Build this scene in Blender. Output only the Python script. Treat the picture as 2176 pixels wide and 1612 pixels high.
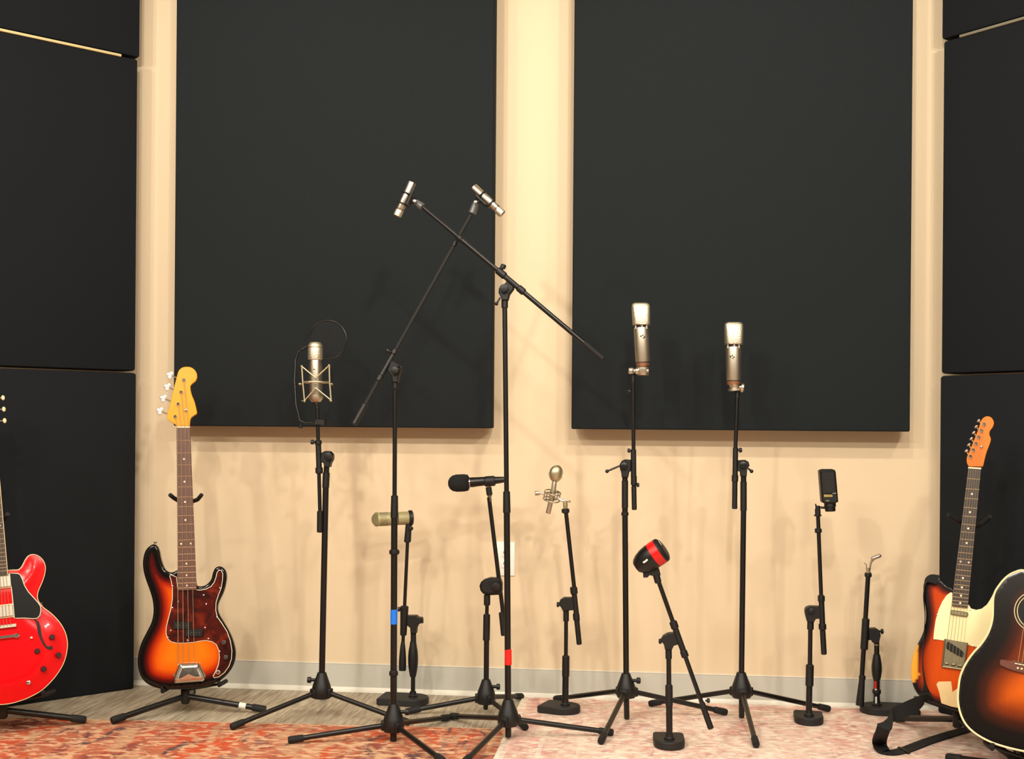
import bpy, bmesh, math, random
from mathutils import Vector, Matrix, Euler
from mathutils.geometry import delaunay_2d_cdt
random.seed(7)
for o in list(bpy.data.objects): bpy.data.objects.remove(o)
scene = bpy.context.scene
C = scene.collection
# ------------------------------------------------------------ camera
F_PX, DIST, CAM_H = 2614.0, 4.7, 1.04647
YAW, ROLL, SHIFT = 0.1121078, 0.0074509, 94.35
cr, sr, cyw, syw = math.cos(ROLL), math.sin(ROLL), math.cos(YAW), math.sin(YAW)
RIGHT, FWD, UP = Vector((cyw, syw, 0)), Vector((-syw, cyw, 0)), Vector((0, 0, 1))
CX, CY = cr * RIGHT + sr * UP, cr * UP - sr * RIGHT
CAM = Vector((0, -DIST, CAM_H))
cd = bpy.data.cameras.new('camera'); cam = bpy.data.objects.new('camera', cd); C.objects.link(cam)
cd.sensor_fit = 'HORIZONTAL'; cd.sensor_width = 36.0; cd.lens = 36.0 * F_PX / 2176.0
cd.shift_y = SHIFT / 2176.0; cd.clip_start = 0.05
cam.matrix_world = Matrix(((CX.x, CY.x, -FWD.x, CAM.x), (CX.y, CY.y, -FWD.y, CAM.y), (CX.z, CY.z, -FWD.z, CAM.z), (0, 0, 0, 1)))
scene.camera = cam
# ------------------------------------------------------------ world, lights, exposure
w = bpy.data.worlds.new('world'); scene.world = w; w.use_nodes = True
w.node_tree.nodes['Background'].inputs[0].default_value = (0.9, 0.95, 1, 1)
w.node_tree.nodes['Background'].inputs[1].default_value = 0.03
scene.view_settings.view_transform = 'Standard'; scene.view_settings.look = 'None'
scene.view_settings.gamma = 1.0; scene.view_settings.use_curve_mapping = False
scene.view_settings.exposure = -0.02
CEIL = 3.05
def track_spot(x, y, watts, col=(1.0, 0.92, 0.80)):
    """ceiling track head turned towards the far wall"""
    l = bpy.data.lights.new('track_spot', 'SPOT'); l.energy = watts; l.color = col
    l.spot_size = math.radians(125); l.spot_blend = 0.8; l.shadow_soft_size = 0.06
    o = bpy.data.objects.new('track_spot', l); C.objects.link(o); o.location = (x, y, CEIL - 0.10)
    o.rotation_euler = (Vector((x, 0.0, 1.5)) - o.location).to_track_quat('-Z', 'Y').to_euler()
LIGHT_ROWS = ((-1.0, 7.0), (-2.15, 62.0), (-3.4, 122.0))
for ly, lw in LIGHT_ROWS:
    for lx, lk in ((-2.9, 0.7), (-1.37, 1.0), (0.27, 1.0), (1.75, 0.8)):
        track_spot(lx, ly, lw * lk)
for lx in (-1.9, 1.1):        # two soft fill lights added at the rear to lift the ambient level
    l = bpy.data.lights.new('added_fill', 'AREA'); l.shape = 'RECTANGLE'; l.size = 1.2; l.size_y = 0.6; l.energy = 135.0; l.color = (1.0, 0.92, 0.80)
    o = bpy.data.objects.new('added_fill', l); C.objects.link(o); o.location = (lx, -5.2, CEIL - 0.02)
# ------------------------------------------------------------ pixel helpers (place things at their real depth)
def ray(px, py):
    a, b = px - 1088.0, py - 806.0 - SHIFT
    u, v = cr * a + sr * b, -sr * a + cr * b
    return RIGHT * (u / F_PX) + FWD - UP * (v / F_PX)
def P(px, py, Y):
    d = ray(px, py); return CAM + d * ((Y + DIST) / d.y)
def G(px, py, z=0.0):
    d = ray(px, py); return CAM + d * ((z - CAM_H) / d.z)
def SC(X, Y):                     # metres per pixel at a place
    return ((Vector((X, Y, CAM_H)) - CAM).dot(FWD)) / F_PX
def s2l(c):
    return tuple((x / 12.92 if x <= 0.04045 else ((x + 0.055) / 1.055) ** 2.4) for x in (v / 255.0 for v in c))
# ------------------------------------------------------------ materials
MATS = {}
def newmat(name):
    m = bpy.data.materials.new(name); m.use_nodes = True; MATS[name] = m
    return m, m.node_tree.nodes, m.node_tree.links, m.node_tree.nodes['Principled BSDF']
def simple(name, col, rough=0.5, metal=0.0, noise=0.0, nscale=60, bump=0.0, coat=0.0, lin=False, sheen=0.0, spec=None):
    m, N, L, b = newmat(name)
    c = col if lin else s2l(col)
    b.inputs['Roughness'].default_value = rough; b.inputs['Metallic'].default_value = metal
    b.inputs['Coat Weight'].default_value = coat; b.inputs['Coat Roughness'].default_value = 0.06
    b.inputs['Sheen Weight'].default_value = sheen
    if spec is not None: b.inputs['Specular IOR Level'].default_value = spec
    tc = N.new('ShaderNodeTexCoord'); nz = N.new('ShaderNodeTexNoise'); nz.inputs['Scale'].default_value = nscale
    nz.inputs['Detail'].default_value = 4
    L.new(tc.outputs['Object'], nz.inputs['Vector'])
    mx = N.new('ShaderNodeMix'); mx.data_type = 'RGBA'
    mx.inputs[6].default_value = tuple(x * (1 - noise) for x in c) + (1,)
    mx.inputs[7].default_value = tuple(min(1, x * (1 + noise)) for x in c) + (1,)
    L.new(nz.outputs['Fac'], mx.inputs[0]); L.new(mx.outputs[2], b.inputs['Base Color'])
    if bump:
        bp = N.new('ShaderNodeBump'); bp.inputs['Strength'].default_value = bump; bp.inputs['Distance'].default_value = 0.002
        L.new(nz.outputs['Fac'], bp.inputs['Height']); L.new(bp.outputs[0], b.inputs['Normal'])
    return m
def ramp(N, stops, interp='LINEAR'):
    r = N.new('ShaderNodeValToRGB'); r.color_ramp.interpolation = interp
    e = r.color_ramp.elements
    while len(e) > 1: e.remove(e[0])
    e[0].position = stops[0][0]; e[0].color = s2l(stops[0][1]) + (1,)
    for p, c in stops[1:]:
        q = e.new(p); q.color = s2l(c) + (1,)
    return r
simple('wall_paint', (222, 201, 168), 0.75, noise=0.015, nscale=3, bump=0.05)
simple('ceiling_paint', (222, 218, 210), 0.9, noise=0.01)
simple('rear_paint', (74, 71, 67), 0.9, noise=0.01)
simple('room_paint', (176, 168, 156), 0.9, noise=0.01)
simple('base_rubber', (192, 190, 178), 0.45, noise=0.04, nscale=8)
simple('base_light', (222, 216, 200), 0.4, noise=0.03, nscale=8)
simple('panel_fabric', (32, 36, 38), 0.95, noise=0.12, nscale=900, bump=0.25, spec=0.15)
simple('gobo_fabric', (28, 31, 34), 0.95, noise=0.12, nscale=900, bump=0.25, spec=0.15)
simple('edge_glint_dull', (132, 126, 108), 0.6, noise=0.1, nscale=30)  # duller tone of the painted edge highlight, right stack
simple('edge_glint', (225, 205, 150), 0.5, noise=0.1, nscale=30)  # cream tone painting light caught on the left gobo's top edge
simple('black_steel', (9, 9, 8), 0.36, noise=0.1, nscale=20, spec=0.5)
simple('black_plastic', (11, 11, 11), 0.5, noise=0.1, nscale=90)
simple('cast_iron', (20, 20, 20), 0.62, noise=0.15, nscale=300, bump=0.2)
simple('rubber', (12, 12, 12), 0.75, noise=0.1, nscale=90)
simple('foam', (17, 17, 18), 0.95, noise=0.25, nscale=700, bump=0.6)
simple('nickel', (208, 200, 184), 0.32, metal=1.0, noise=0.04, nscale=40)
simple('nickel_satin', (198, 188, 170), 0.42, metal=1.0, noise=0.04, nscale=40)
simple('chrome', (225, 222, 216), 0.07, metal=1.0, noise=0.01)
simple('aged_metal', (150, 140, 112), 0.4, metal=1.0, noise=0.2, nscale=60)
simple('copper_ring', (176, 128, 100), 0.4, metal=0.8, noise=0.05)
simple('champagne', (196, 184, 152), 0.38, metal=0.9, noise=0.04)
simple('olive_metal', (165, 155, 112), 0.5, metal=0.25, noise=0.08, nscale=120)
simple('clear_grey', (84, 84, 82), 0.25, noise=0.1, nscale=30)
simple('blue_tape', (20, 120, 235), 0.6, noise=0.04)
simple('red_tape', (240, 22, 14), 0.6, noise=0.04)
simple('white_tape', (225, 225, 215), 0.6, noise=0.06)
simple('plate_white', (246, 241, 230), 0.35, noise=0.01)
simple('slot_dark', (40, 36, 32), 0.6)
simple('red_ring', (205, 20, 16), 0.3, noise=0.05)
simple('gold_print', (190, 165, 90), 0.5, noise=0.1)
simple('maple_amber', (238, 158, 16), 0.3, noise=0.07, nscale=14, coat=0.2, spec=0.3)
simple('maple_orange', (230, 116, 4), 0.32, noise=0.06, nscale=14, coat=0.15, spec=0.3)
simple('rosewood', (96, 60, 46), 0.5, noise=0.3, nscale=50)
simple('rosewood_dark', (52, 38, 34), 0.5, noise=0.3, nscale=50)
simple('inlay', (240, 225, 195), 0.3)
simple('fret_metal', (225, 205, 170), 0.25, metal=0.9)
simple('string_metal', (215, 200, 170), 0.3, metal=0.9)
simple('nut_bone', (245, 228, 185), 0.35)
simple('pickup_black', (18, 17, 17), 0.35)
simple('guard_black', (9, 11, 12), 0.3, coat=0.0, spec=0.3)
simple('guard_white', (240, 232, 205), 0.4)
simple('guard_cream', (250, 238, 182), 0.4, noise=0.02, nscale=6)
simple('cream_binding', (236, 220, 172), 0.4)
simple('knob_brown', (45, 18, 14), 0.3)
simple('bare_wood', (226, 196, 140), 0.6, noise=0.08, nscale=25)
simple('strap_black', (15, 15, 15), 0.85, noise=0.2, nscale=400, bump=0.3)
simple('bridge_wood', (96, 44, 24), 0.45, noise=0.2, nscale=60)
simple('neck_mahogany', (60, 26, 16), 0.35, noise=0.1, coat=0.3)
simple('head_black', (14, 13, 13), 0.25, coat=0.4)
simple('pearl_button', (235, 232, 222), 0.22, metal=0.5)
simple('mahogany_red', (120, 14, 14), 0.3, coat=0.5)
# tortoise-shell guard
m, N, L, b = newmat('tortoise'); tc = N.new('ShaderNodeTexCoord'); nz = N.new('ShaderNodeTexNoise')
nz.inputs['Scale'].default_value = 16; nz.inputs['Detail'].default_value = 5; nz.inputs['Distortion'].default_value = 1.4
r = ramp(N, [(0.3, (34, 8, 5)), (0.52, (74, 16, 9)), (0.68, (112, 34, 14)), (0.8, (165, 78, 30))])
L.new(tc.outputs['Object'], nz.inputs['Vector']); L.new(nz.outputs['Fac'], r.inputs[0]); L.new(r.outputs[0], b.inputs['Base Color'])
b.inputs['Roughness'].default_value = 0.2
# sunburst finishes: colour follows the distance to the body's edge
def burst(name, stops, rough=0.12, grain=0.12, wear=None, coat=0.25, spec=0.35):
    m, N, L, b = newmat(name)
    at = N.new('ShaderNodeAttribute'); at.attribute_name = 'burst'
    r = ramp(N, stops); L.new(at.outputs['Fac'], r.inputs[0])
    tc = N.new('ShaderNodeTexCoord'); mp = N.new('ShaderNodeMapping'); mp.inputs['Scale'].default_value = (60, 60, 4)
    nz = N.new('ShaderNodeTexNoise'); nz.inputs['Scale'].default_value = 3; nz.inputs['Detail'].default_value = 3
    L.new(tc.outputs['Object'], mp.inputs[0]); L.new(mp.outputs[0], nz.inputs['Vector'])
    mr = N.new('ShaderNodeMapRange'); mr.inputs['To Min'].default_value = 1 - grain; mr.inputs['To Max'].default_value = 1 + grain
    L.new(nz.outputs['Fac'], mr.inputs['Value'])
    mx = N.new('ShaderNodeMix'); mx.data_type = 'RGBA'; mx.blend_type = 'MULTIPLY'; mx.inputs[0].default_value = 1
    L.new(r.outputs[0], mx.inputs[6]); L.new(mr.outputs[0], mx.inputs[7])
    out = mx.outputs[2]
    if wear:
        aw = N.new('ShaderNodeAttribute'); aw.attribute_name = 'wear'
        m2 = N.new('ShaderNodeMix'); m2.data_type = 'RGBA'; L.new(aw.outputs['Fac'], m2.inputs[0])
        L.new(out, m2.inputs[6]); m2.inputs[7].default_value = s2l(wear) + (1,); out = m2.outputs[2]
    L.new(out, b.inputs['Base Color'])
    b.inputs['Roughness'].default_value = rough; b.inputs['Coat Weight'].default_value = coat; b.inputs['Coat Roughness'].default_value = 0.04; b.inputs['Specular IOR Level'].default_value = spec
burst('bass_burst', [(0.0, (8, 5, 4)), (0.19, (12, 5, 4)), (0.31, (84, 12, 7)), (0.46, (176, 42, 8)), (0.66, (218, 92, 10)), (1.0, (232, 118, 14))])
burst('tele_burst', [(0.0, (14, 8, 6)), (0.12, (22, 9, 6)), (0.22, (110, 26, 8)), (0.34, (190, 62, 4)), (1.0, (212, 80, 4))], 0.25, wear=(238, 160, 50))
burst('acoustic_burst', [(0.0, (12, 7, 5)), (0.28, (18, 9, 6)), (0.46, (62, 22, 7)), (0.66, (130, 50, 8)), (0.86, (186, 80, 10)), (1.0, (204, 92, 12))], 0.2)
burst('cherry', [(0.0, (212, 2, 12)), (1.0, (228, 2, 14))], 0.2, grain=0.05, coat=0.1, spec=0.3)
# floor planks
m, N, L, b = newmat('plank'); tc = N.new('ShaderNodeTexCoord'); oi = N.new('ShaderNodeObjectInfo')
mp = N.new('ShaderNodeMapping'); mp.inputs['Scale'].default_value = (26, 2.2, 1)
ad = N.new('ShaderNodeVectorMath'); ad.operation = 'ADD'
L.new(tc.outputs['Object'], ad.inputs[0]); L.new(oi.outputs['Location'], ad.inputs[1]); L.new(ad.outputs[0], mp.inputs[0])
nz = N.new('ShaderNodeTexNoise'); nz.inputs['Scale'].default_value = 3; nz.inputs['Detail'].default_value = 7; nz.inputs['Roughness'].default_value = 0.65
L.new(mp.outputs[0], nz.inputs['Vector'])
r = ramp(N, [(0.28, (126, 112, 94)), (0.46, (164, 150, 128)), (0.58, (186, 174, 152)), (0.75, (208, 199, 180))]); L.new(nz.outputs['Fac'], r.inputs[0])
hs = N.new('ShaderNodeHueSaturation'); mr = N.new('ShaderNodeMapRange'); mr.inputs['To Min'].default_value = 0.9; mr.inputs['To Max'].default_value = 1.08
L.new(oi.outputs['Random'], mr.inputs['Value']); L.new(mr.outputs[0], hs.inputs['Value']); L.new(r.outputs[0], hs.inputs['Color'])
L.new(hs.outputs[0], b.inputs['Base Color']); b.inputs['Roughness'].default_value = 0.55
bp = N.new('ShaderNodeBump'); bp.inputs['Strength'].default_value = 0.2; bp.inputs['Distance'].default_value = 0.002
L.new(nz.outputs['Fac'], bp.inputs['Height']); L.new(bp.outputs[0], b.inputs['Normal'])
# distressed rugs: blotches of several dyes broken up by short weft streaks
def rug_mat(name, base, dyes, pale, border, hx, hy, soft):
    m, N, L, b = newmat(name)
    tc = N.new('ShaderNodeTexCoord')
    def noise(scale, vs=(1, 1, 1), det=4, dist=0.0, off=0.0):
        mp = N.new('ShaderNodeMapping'); mp.inputs['Scale'].default_value = vs; mp.inputs['Location'].default_value = (off, off * 1.7, 0)
        L.new(tc.outputs['Object'], mp.inputs[0])
        n = N.new('ShaderNodeTexNoise'); n.inputs['Scale'].default_value = scale; n.inputs['Detail'].default_value = det
        n.inputs['Distortion'].default_value = dist; L.new(mp.outputs[0], n.inputs['Vector']); return n.outputs['Fac']
    def step(val, lo, hi):
        mr = N.new('ShaderNodeMapRange'); mr.interpolation_type = 'SMOOTHSTEP'
        mr.inputs['From Min'].default_value = lo; mr.inputs['From Max'].default_value = hi; L.new(val, mr.inputs['Value']); return mr.outputs[0]
    def mix(fac, a, bcol):
        mx = N.new('ShaderNodeMix'); mx.data_type = 'RGBA'; L.new(fac, mx.inputs[0])
        if isinstance(a, tuple): mx.inputs[6].default_value = s2l(a) + (1,)
        else: L.new(a, mx.inputs[6])
        if isinstance(bcol, tuple): mx.inputs[7].default_value = s2l(bcol) + (1,)
        else: L.new(bcol, mx.inputs[7])
        return mx.outputs[2]
    def math_(op, a, c):
        q = N.new('ShaderNodeMath'); q.operation = op
        for i, v in enumerate((a, c)):
            if isinstance(v, (int, float)): q.inputs[i].default_value = v
            else: L.new(v, q.inputs[i])
        return q.outputs[0]
    col = base
    for i, (c, sc, lo) in enumerate(dyes):
        col = mix(step(noise(sc, (1.5, 0.5, 1), 6, 1.0, 3.1 * i + 1), lo, lo + soft), col, c)
    col = mix(step(noise(24, (0.9, 1.6, 1), 7, 0.6, 11), 0.47, 0.60), col, pale)
    sx = N.new('ShaderNodeSeparateXYZ'); L.new(tc.outputs['Object'], sx.inputs[0])
    dx = math_('SUBTRACT', hx, math_('ABSOLUTE', sx.outputs[0], 0)); dy = math_('SUBTRACT', hy, math_('ABSOLUTE', sx.outputs[1], 0))
    d = math_('MINIMUM', dx, dy)
    for c, w0, w1, st in border:
        inb = math_('MULTIPLY', math_('GREATER_THAN', d, w0), math_('LESS_THAN', d, w1))
        br = math_('MULTIPLY', inb, math_('MULTIPLY', step(noise(18, (1, 1, 1), 5, 0.5, 21 + w0 * 50), 0.30, 0.55), st))
        col = mix(br, col, c)
    wv = noise(90, (0.45, 1.5, 1), 4, 0, 5)
    mr = N.new('ShaderNodeMapRange'); mr.inputs['From Min'].default_value = 0.3; mr.inputs['From Max'].default_value = 0.7
    mr.inputs['To Min'].default_value = 0.72; mr.inputs['To Max'].default_value = 1.18; L.new(wv, mr.inputs['Value'])
    mx = N.new('ShaderNodeMix'); mx.data_type = 'RGBA'; mx.blend_type = 'MULTIPLY'; mx.inputs[0].default_value = 1
    L.new(col, mx.inputs[6]); L.new(mr.outputs[0], mx.inputs[7]); L.new(mx.outputs[2], b.inputs['Base Color'])
    b.inputs['Roughness'].default_value = 0.95; b.inputs['Specular IOR Level'].default_value = 0.1
    bp = N.new('ShaderNodeBump'); bp.inputs['Strength'].default_value = 0.5; bp.inputs['Distance'].default_value = 0.002
    L.new(wv, bp.inputs['Height']); L.new(bp.outputs[0], b.inputs['Normal'])
# ------------------------------------------------------------ mesh builder
def basis(axis):
    a = Vector(axis).normalized()
    t = Vector((0, 0, 1)) if abs(a.z) < 0.9 else Vector((1, 0, 0))
    u = a.cross(t).normalized(); return a, u, a.cross(u)
ORG = {}
class MB:
    def __init__(s): s.v = []; s.f = []
    def add(s, vs, fs):
        n = len(s.v); s.v += [Vector(x) for x in vs]; s.f += [tuple(i + n for i in f) for f in fs]; return s
    def lathe(s, p0, axis, prof, n=20, cap=True, sq=1.0, up=None):
        a, u, v = basis(axis)
        if up is not None: u = (Vector(up) - a * Vector(up).dot(a)).normalized(); v = a.cross(u)
        p0 = Vector(p0); vs = []; fs = []
        for t, r in prof:
            for k in range(n):
                an = 2 * math.pi * k / n
                vs.append(p0 + a * t + u * (r * math.cos(an)) + v * (r * sq * math.sin(an)))
        for i in range(len(prof) - 1):
            for k in range(n):
                k2 = (k + 1) % n
                fs.append((i * n + k, i * n + k2, (i + 1) * n + k2, (i + 1) * n + k))
        if cap:
            fs.append(tuple(range(n))[::-1]); fs.append(tuple((len(prof) - 1) * n + k for k in range(n)))
        return s.add(vs, fs)
    def tube(s, p0, p1, r0, r1=None, n=14, bev=None):
        p0, p1 = Vector(p0), Vector(p1); r1 = r0 if r1 is None else r1
        d = p1 - p0; l = d.length; b = min(r0, r1) * 0.25 if bev is None else bev
        b = min(b, l * 0.3)
        if b > 0: pr = [(0, r0 - b), (b, r0), (l - b, r1), (l, r1 - b)]
        else: pr = [(0, r0), (l, r1)]
        return s.lathe(p0, d, pr, n)
    def path(s, pts, r, n=8, closed=False):
        pts = [Vector(p) for p in pts]; m = len(pts); vs = []; fs = []
        rs = r if isinstance(r, (list, tuple)) else [r] * m
        nrm = None
        for i in range(m):
            if closed: t = pts[(i + 1) % m] - pts[i - 1]
            else: t = pts[min(i + 1, m - 1)] - pts[max(i - 1, 0)]
            t.normalize()
            if nrm is None: nrm = basis(t)[1]
            nrm = (nrm - t * nrm.dot(t)).normalized(); bn = t.cross(nrm)
            for k in range(n):
                an = 2 * math.pi * k / n; vs.append(pts[i] + (nrm * math.cos(an) + bn * math.sin(an)) * rs[i])
        for i in range(m if closed else m - 1):
            j = (i + 1) % m
            for k in range(n):
                k2 = (k + 1) % n; fs.append((i * n + k, i * n + k2, j * n + k2, j * n + k))
        if not closed:
            fs.append(tuple(range(n))[::-1]); fs.append(tuple((m - 1) * n + k for k in range(n)))
        return s.add(vs, fs)
    def ring(s, c, axis, R, r, n=32, k=8, sq=1.0):
        a, u, v = basis(axis); c = Vector(c)
        return s.path([c + u * (R * math.cos(2 * math.pi * i / n)) + v * (R * sq * math.sin(2 * math.pi * i / n)) for i in range(n)], r, k, True)
    def ell(s, c, rad, n=20, m=12, M=None):
        c = Vector(c); vs = []; fs = []; M = M or Matrix.Identity(3)
        for i in range(1, m):
            th = math.pi * i / m
            for k in range(n):
                an = 2 * math.pi * k / n
                vs.append(c + M @ Vector((rad[0] * math.sin(th) * math.cos(an), rad[1] * math.sin(th) * math.sin(an), rad[2] * math.cos(th))))
        for i in range(m - 2):
            for k in range(n):
                k2 = (k + 1) % n; fs.append((i * n + k, (i + 1) * n + k, (i + 1) * n + k2, i * n + k2))
        a = len(vs); vs += [c + M @ Vector((0, 0, rad[2])), c - M @ Vector((0, 0, rad[2]))]
        for k in range(n):
            k2 = (k + 1) % n; fs.append((a, k, k2)); fs.append((a + 1, (m - 2) * n + k2, (m - 2) * n + k))
        return s.add(vs, fs)
    def box(s, c, size, M=None, bev=0.0):
        c = Vector(c); M = M or Matrix.Identity(3); hx, hy, hz = (q / 2 for q in size)
        b = min(bev, hx * 0.9, hy * 0.9, hz * 0.9)
        if b <= 0:
            vs = [c + M @ Vector((x * hx, y * hy, z * hz)) for z in (-1, 1) for x, y in ((-1, -1), (1, -1), (1, 1), (-1, 1))]
            return s.add(vs, [(3, 2, 1, 0), (4, 5, 6, 7), (0, 1, 5, 4), (1, 2, 6, 5), (2, 3, 7, 6), (3, 0, 4, 7)])
        bm = bmesh.new(); bmesh.ops.create_cube(bm, size=1)
        for q in bm.verts: q.co = Vector((q.co.x * size[0], q.co.y * size[1], q.co.z * size[2]))
        bmesh.ops.bevel(bm, geom=list(bm.edges), offset=b, segments=2, profile=0.5, affect='EDGES')
        bm.verts.index_update(); vs = [c + M @ q.co for q in bm.verts]; fs = [tuple(q.index for q in f.verts) for f in bm.faces]; bm.free()
        return s.add(vs, fs)
    def prism(s, pts, axis, bev=0.0):
        # pts: 3D loop (planar), extruded along axis vector; small chamfer on both rims
        pts = [Vector(p) for p in pts]; ax = Vector(axis); n = len(pts); a = ax.normalized()
        c = sum(pts, Vector()) / n
        area = sum(((pts[i] - c).cross(pts[(i + 1) % n] - c) for i in range(n)), Vector())
        if area.dot(a) < 0: pts = pts[::-1]
        ins = []
        for i in range(n):
            e1 = (pts[i] - pts[i - 1]).normalized(); e2 = (pts[(i + 1) % n] - pts[i]).normalized()
            nn = a.cross(e1) + a.cross(e2); nn = nn.normalized() if nn.length > 1e-9 else a.cross(e1)
            ins.append(pts[i] + nn * bev)
        if bev > 0: rings = [ins, [p + a * bev for p in pts], [p + ax - a * bev for p in pts], [p + ax for p in ins]]
        else: rings = [pts, [p + ax for p in pts]]
        vs = [p for q in rings for p in q]; fs = []
        for i in range(len(rings) - 1):
            for k in range(n):
                k2 = (k + 1) % n; fs.append((i * n + k, i * n + k2, (i + 1) * n + k2, (i + 1) * n + k))
        fs.append(tuple(range(n))[::-1]); fs.append(tuple((len(rings) - 1) * n + k for k in range(n)))
        return s.add(vs, fs)
    def build(s, name, mat, parent=None, org=None, sharp=38):
        if parent is not None: org = ORG.get(parent.name, Vector())
        elif org is None: org = Vector()
        me = bpy.data.meshes.new(name); me.from_pydata([v - org for v in s.v], [], s.f); me.validate()
        for p in me.polygons: p.use_smooth = True
        me.set_sharp_from_angle(angle=math.radians(sharp))
        me.materials.append(MATS[mat])
        o = bpy.data.objects.new(name, me); C.objects.link(o)
        if parent is not None: o.parent = parent; ORG[o.name] = org
        else: o.location = org; ORG[o.name] = org
        return o
def tag(o, label, cat, group=None, kind=None):
    o['label'] = label
    if cat: o['category'] = cat
    if group: o['group'] = group
    if kind: o['kind'] = kind
    return o
def thing(name, label, cat, loc, group=None, rot=None):
    o = bpy.data.objects.new(name, None); C.objects.link(o); o.empty_display_size = 0.05
    o.location = loc
    if rot: o.rotation_euler = rot; ORG[o.name] = Vector()
    else: ORG[o.name] = Vector(loc)
    return tag(o, label, cat, group)
def struct(o): o['kind'] = 'structure'; return o
def dup(o, loc=None, parent=None, mat=None):
    c = o.copy(); C.objects.link(c)
    if parent: c.parent = parent
    if loc is not None: c.location = loc
    ORG[c.name] = ORG.get(o.name, Vector()); return c
# ============================================================ the room
XL, XR, YB = -3.3, 2.7, -6.4
def slab(name, c, size, mat): return struct(MB().box(c, size).build(name, mat))
slab('wall_back', ((XL + XR) / 2, 0.06, CEIL / 2), (XR - XL + 0.24, 0.12, CEIL), 'wall_paint')
slab('wall_left', (XL - 0.06, YB / 2, CEIL / 2), (0.12, -YB, CEIL), 'room_paint')
slab('wall_right', (XR + 0.06, YB / 2, CEIL / 2), (0.12, -YB, CEIL), 'room_paint')
slab('wall_front', ((XL + XR) / 2, YB - 0.06, CEIL / 2), (XR - XL + 0.24, 0.12, CEIL), 'rear_paint')
slab('ceiling', ((XL + XR) / 2, YB / 2, CEIL + 0.06), (XR - XL + 0.24, -YB + 0.24, 0.12), 'ceiling_paint')
fl = slab('floor', ((XL + XR) / 2, YB / 2, -0.058), (XR - XL, -YB, 0.10), 'rubber')
PW, PL = 0.182, 1.22
pk = None; i = 0
nx = int((XR - XL) / PW) + 1
for ix in range(nx):
    off = (ix * 0.43) % 1.0 * PL
    y = 0.0 + off
    while y > YB:
        y0, y1 = max(y - PL, YB), min(y, 0.0)
        if y1 - y0 > 0.05:
            x0 = XL + ix * PW; x1 = min(x0 + PW, XR)
            full = abs((y1 - y0) - PL) < 1e-6 and abs((x1 - x0) - PW) < 1e-6
            if full and pk is not None:
                o = dup(pk, ((x0 + x1) / 2, (y0 + y1) / 2, 0)); o.parent = fl
            else:
                o = MB().box((0, 0, -0.004), (x1 - x0 - 0.0012, y1 - y0 - 0.0012, 0.008), bev=0.0008).build('plank', 'plank')
                o.location = ((x0 + x1) / 2, (y0 + y1) / 2, 0); o.parent = fl
                if full: pk = o
        y -= PL
# rubber cove base with pale top lip; the toe's highlight is painted as a paler tone
bb = MB()
prof = [(0, 0.107), (-0.003, 0.107), (-0.0035, 0.104), (-0.0035, 0.017), (0, 0.017)]
bb.prism([(XL, y, z) for y, z in prof], (XR - XL, 0, 0)); base = struct(bb.build('baseboard_back', 'base_rubber'))
lp = MB().prism([(XL, y, z) for y, z in [(0, 0.1095), (-0.0042, 0.1095), (-0.0048, 0.1065), (0, 0.1065)]], (XR - XL, 0, 0)).build('top_lip', 'base_light', base)
tp = MB().prism([(XL, y, z) for y, z in [(0, 0.017), (-0.0040, 0.017), (-0.006, 0.011), (-0.011, 0.005), (-0.020, 0.001), (-0.020, 0.0), (0, 0.0)]], (XR - XL, 0, 0)).build('cove_toe', 'base_light', base)
# ------------------------------------------------------------ wall-mounted acoustic panels
def soft_box(x0, x1, y0, y1, z0, z1, name, mat, b=0.010):
    c = Vector(((x0 + x1) / 2, (y0 + y1) / 2, z0)); 
    bm = bmesh.new(); bmesh.ops.create_cube(bm, size=1)
    for q in bm.verts: q.co = Vector((q.co.x * (x1 - x0), q.co.y * (y1 - y0), (q.co.z + 0.5) * (z1 - z0)))
    bmesh.ops.bevel(bm, geom=list(bm.edges), offset=b, segments=3, profile=0.5, affect='EDGES')
    me = bpy.data.meshes.new(name); bm.to_mesh(me); bm.free()
    for p in me.polygons: p.use_smooth = True
    me.set_sharp_from_angle(angle=math.radians(40)); me.materials.append(MATS[mat])
    o = bpy.data.objects.new(name, me); C.objects.link(o); o.location = c; return o
for a, b_, yb, lab in (((368, 900), (1044, 900), 907, 'tall charcoal fabric acoustic panel on the wall behind the crossed boom stands'),
                       ((1214, 905), (1934, 905), 914, 'tall charcoal fabric acoustic panel on the wall behind the two silver side-address microphones')):
    PF = -0.112
    x0, x1, z0 = P(*a, PF).x, P(*b_, PF).x, P((a[0] + b_[0]) / 2, yb, PF).z
    pa = tag(soft_box(x0, x1, PF, -0.03, z0, z0 + 1.92, 'sound_absorber', 'panel_fabric', 0.006), lab, 'acoustic panel', 'wall acoustic panels')
    for sx in (-0.4, 0.4):
        for sz in (0.25, 1.6):
            MB().box((sx, 0.051, sz), (0.08, 0.038, 0.05)).build('mounting_cleat', 'nickel', None).parent = pa
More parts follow.
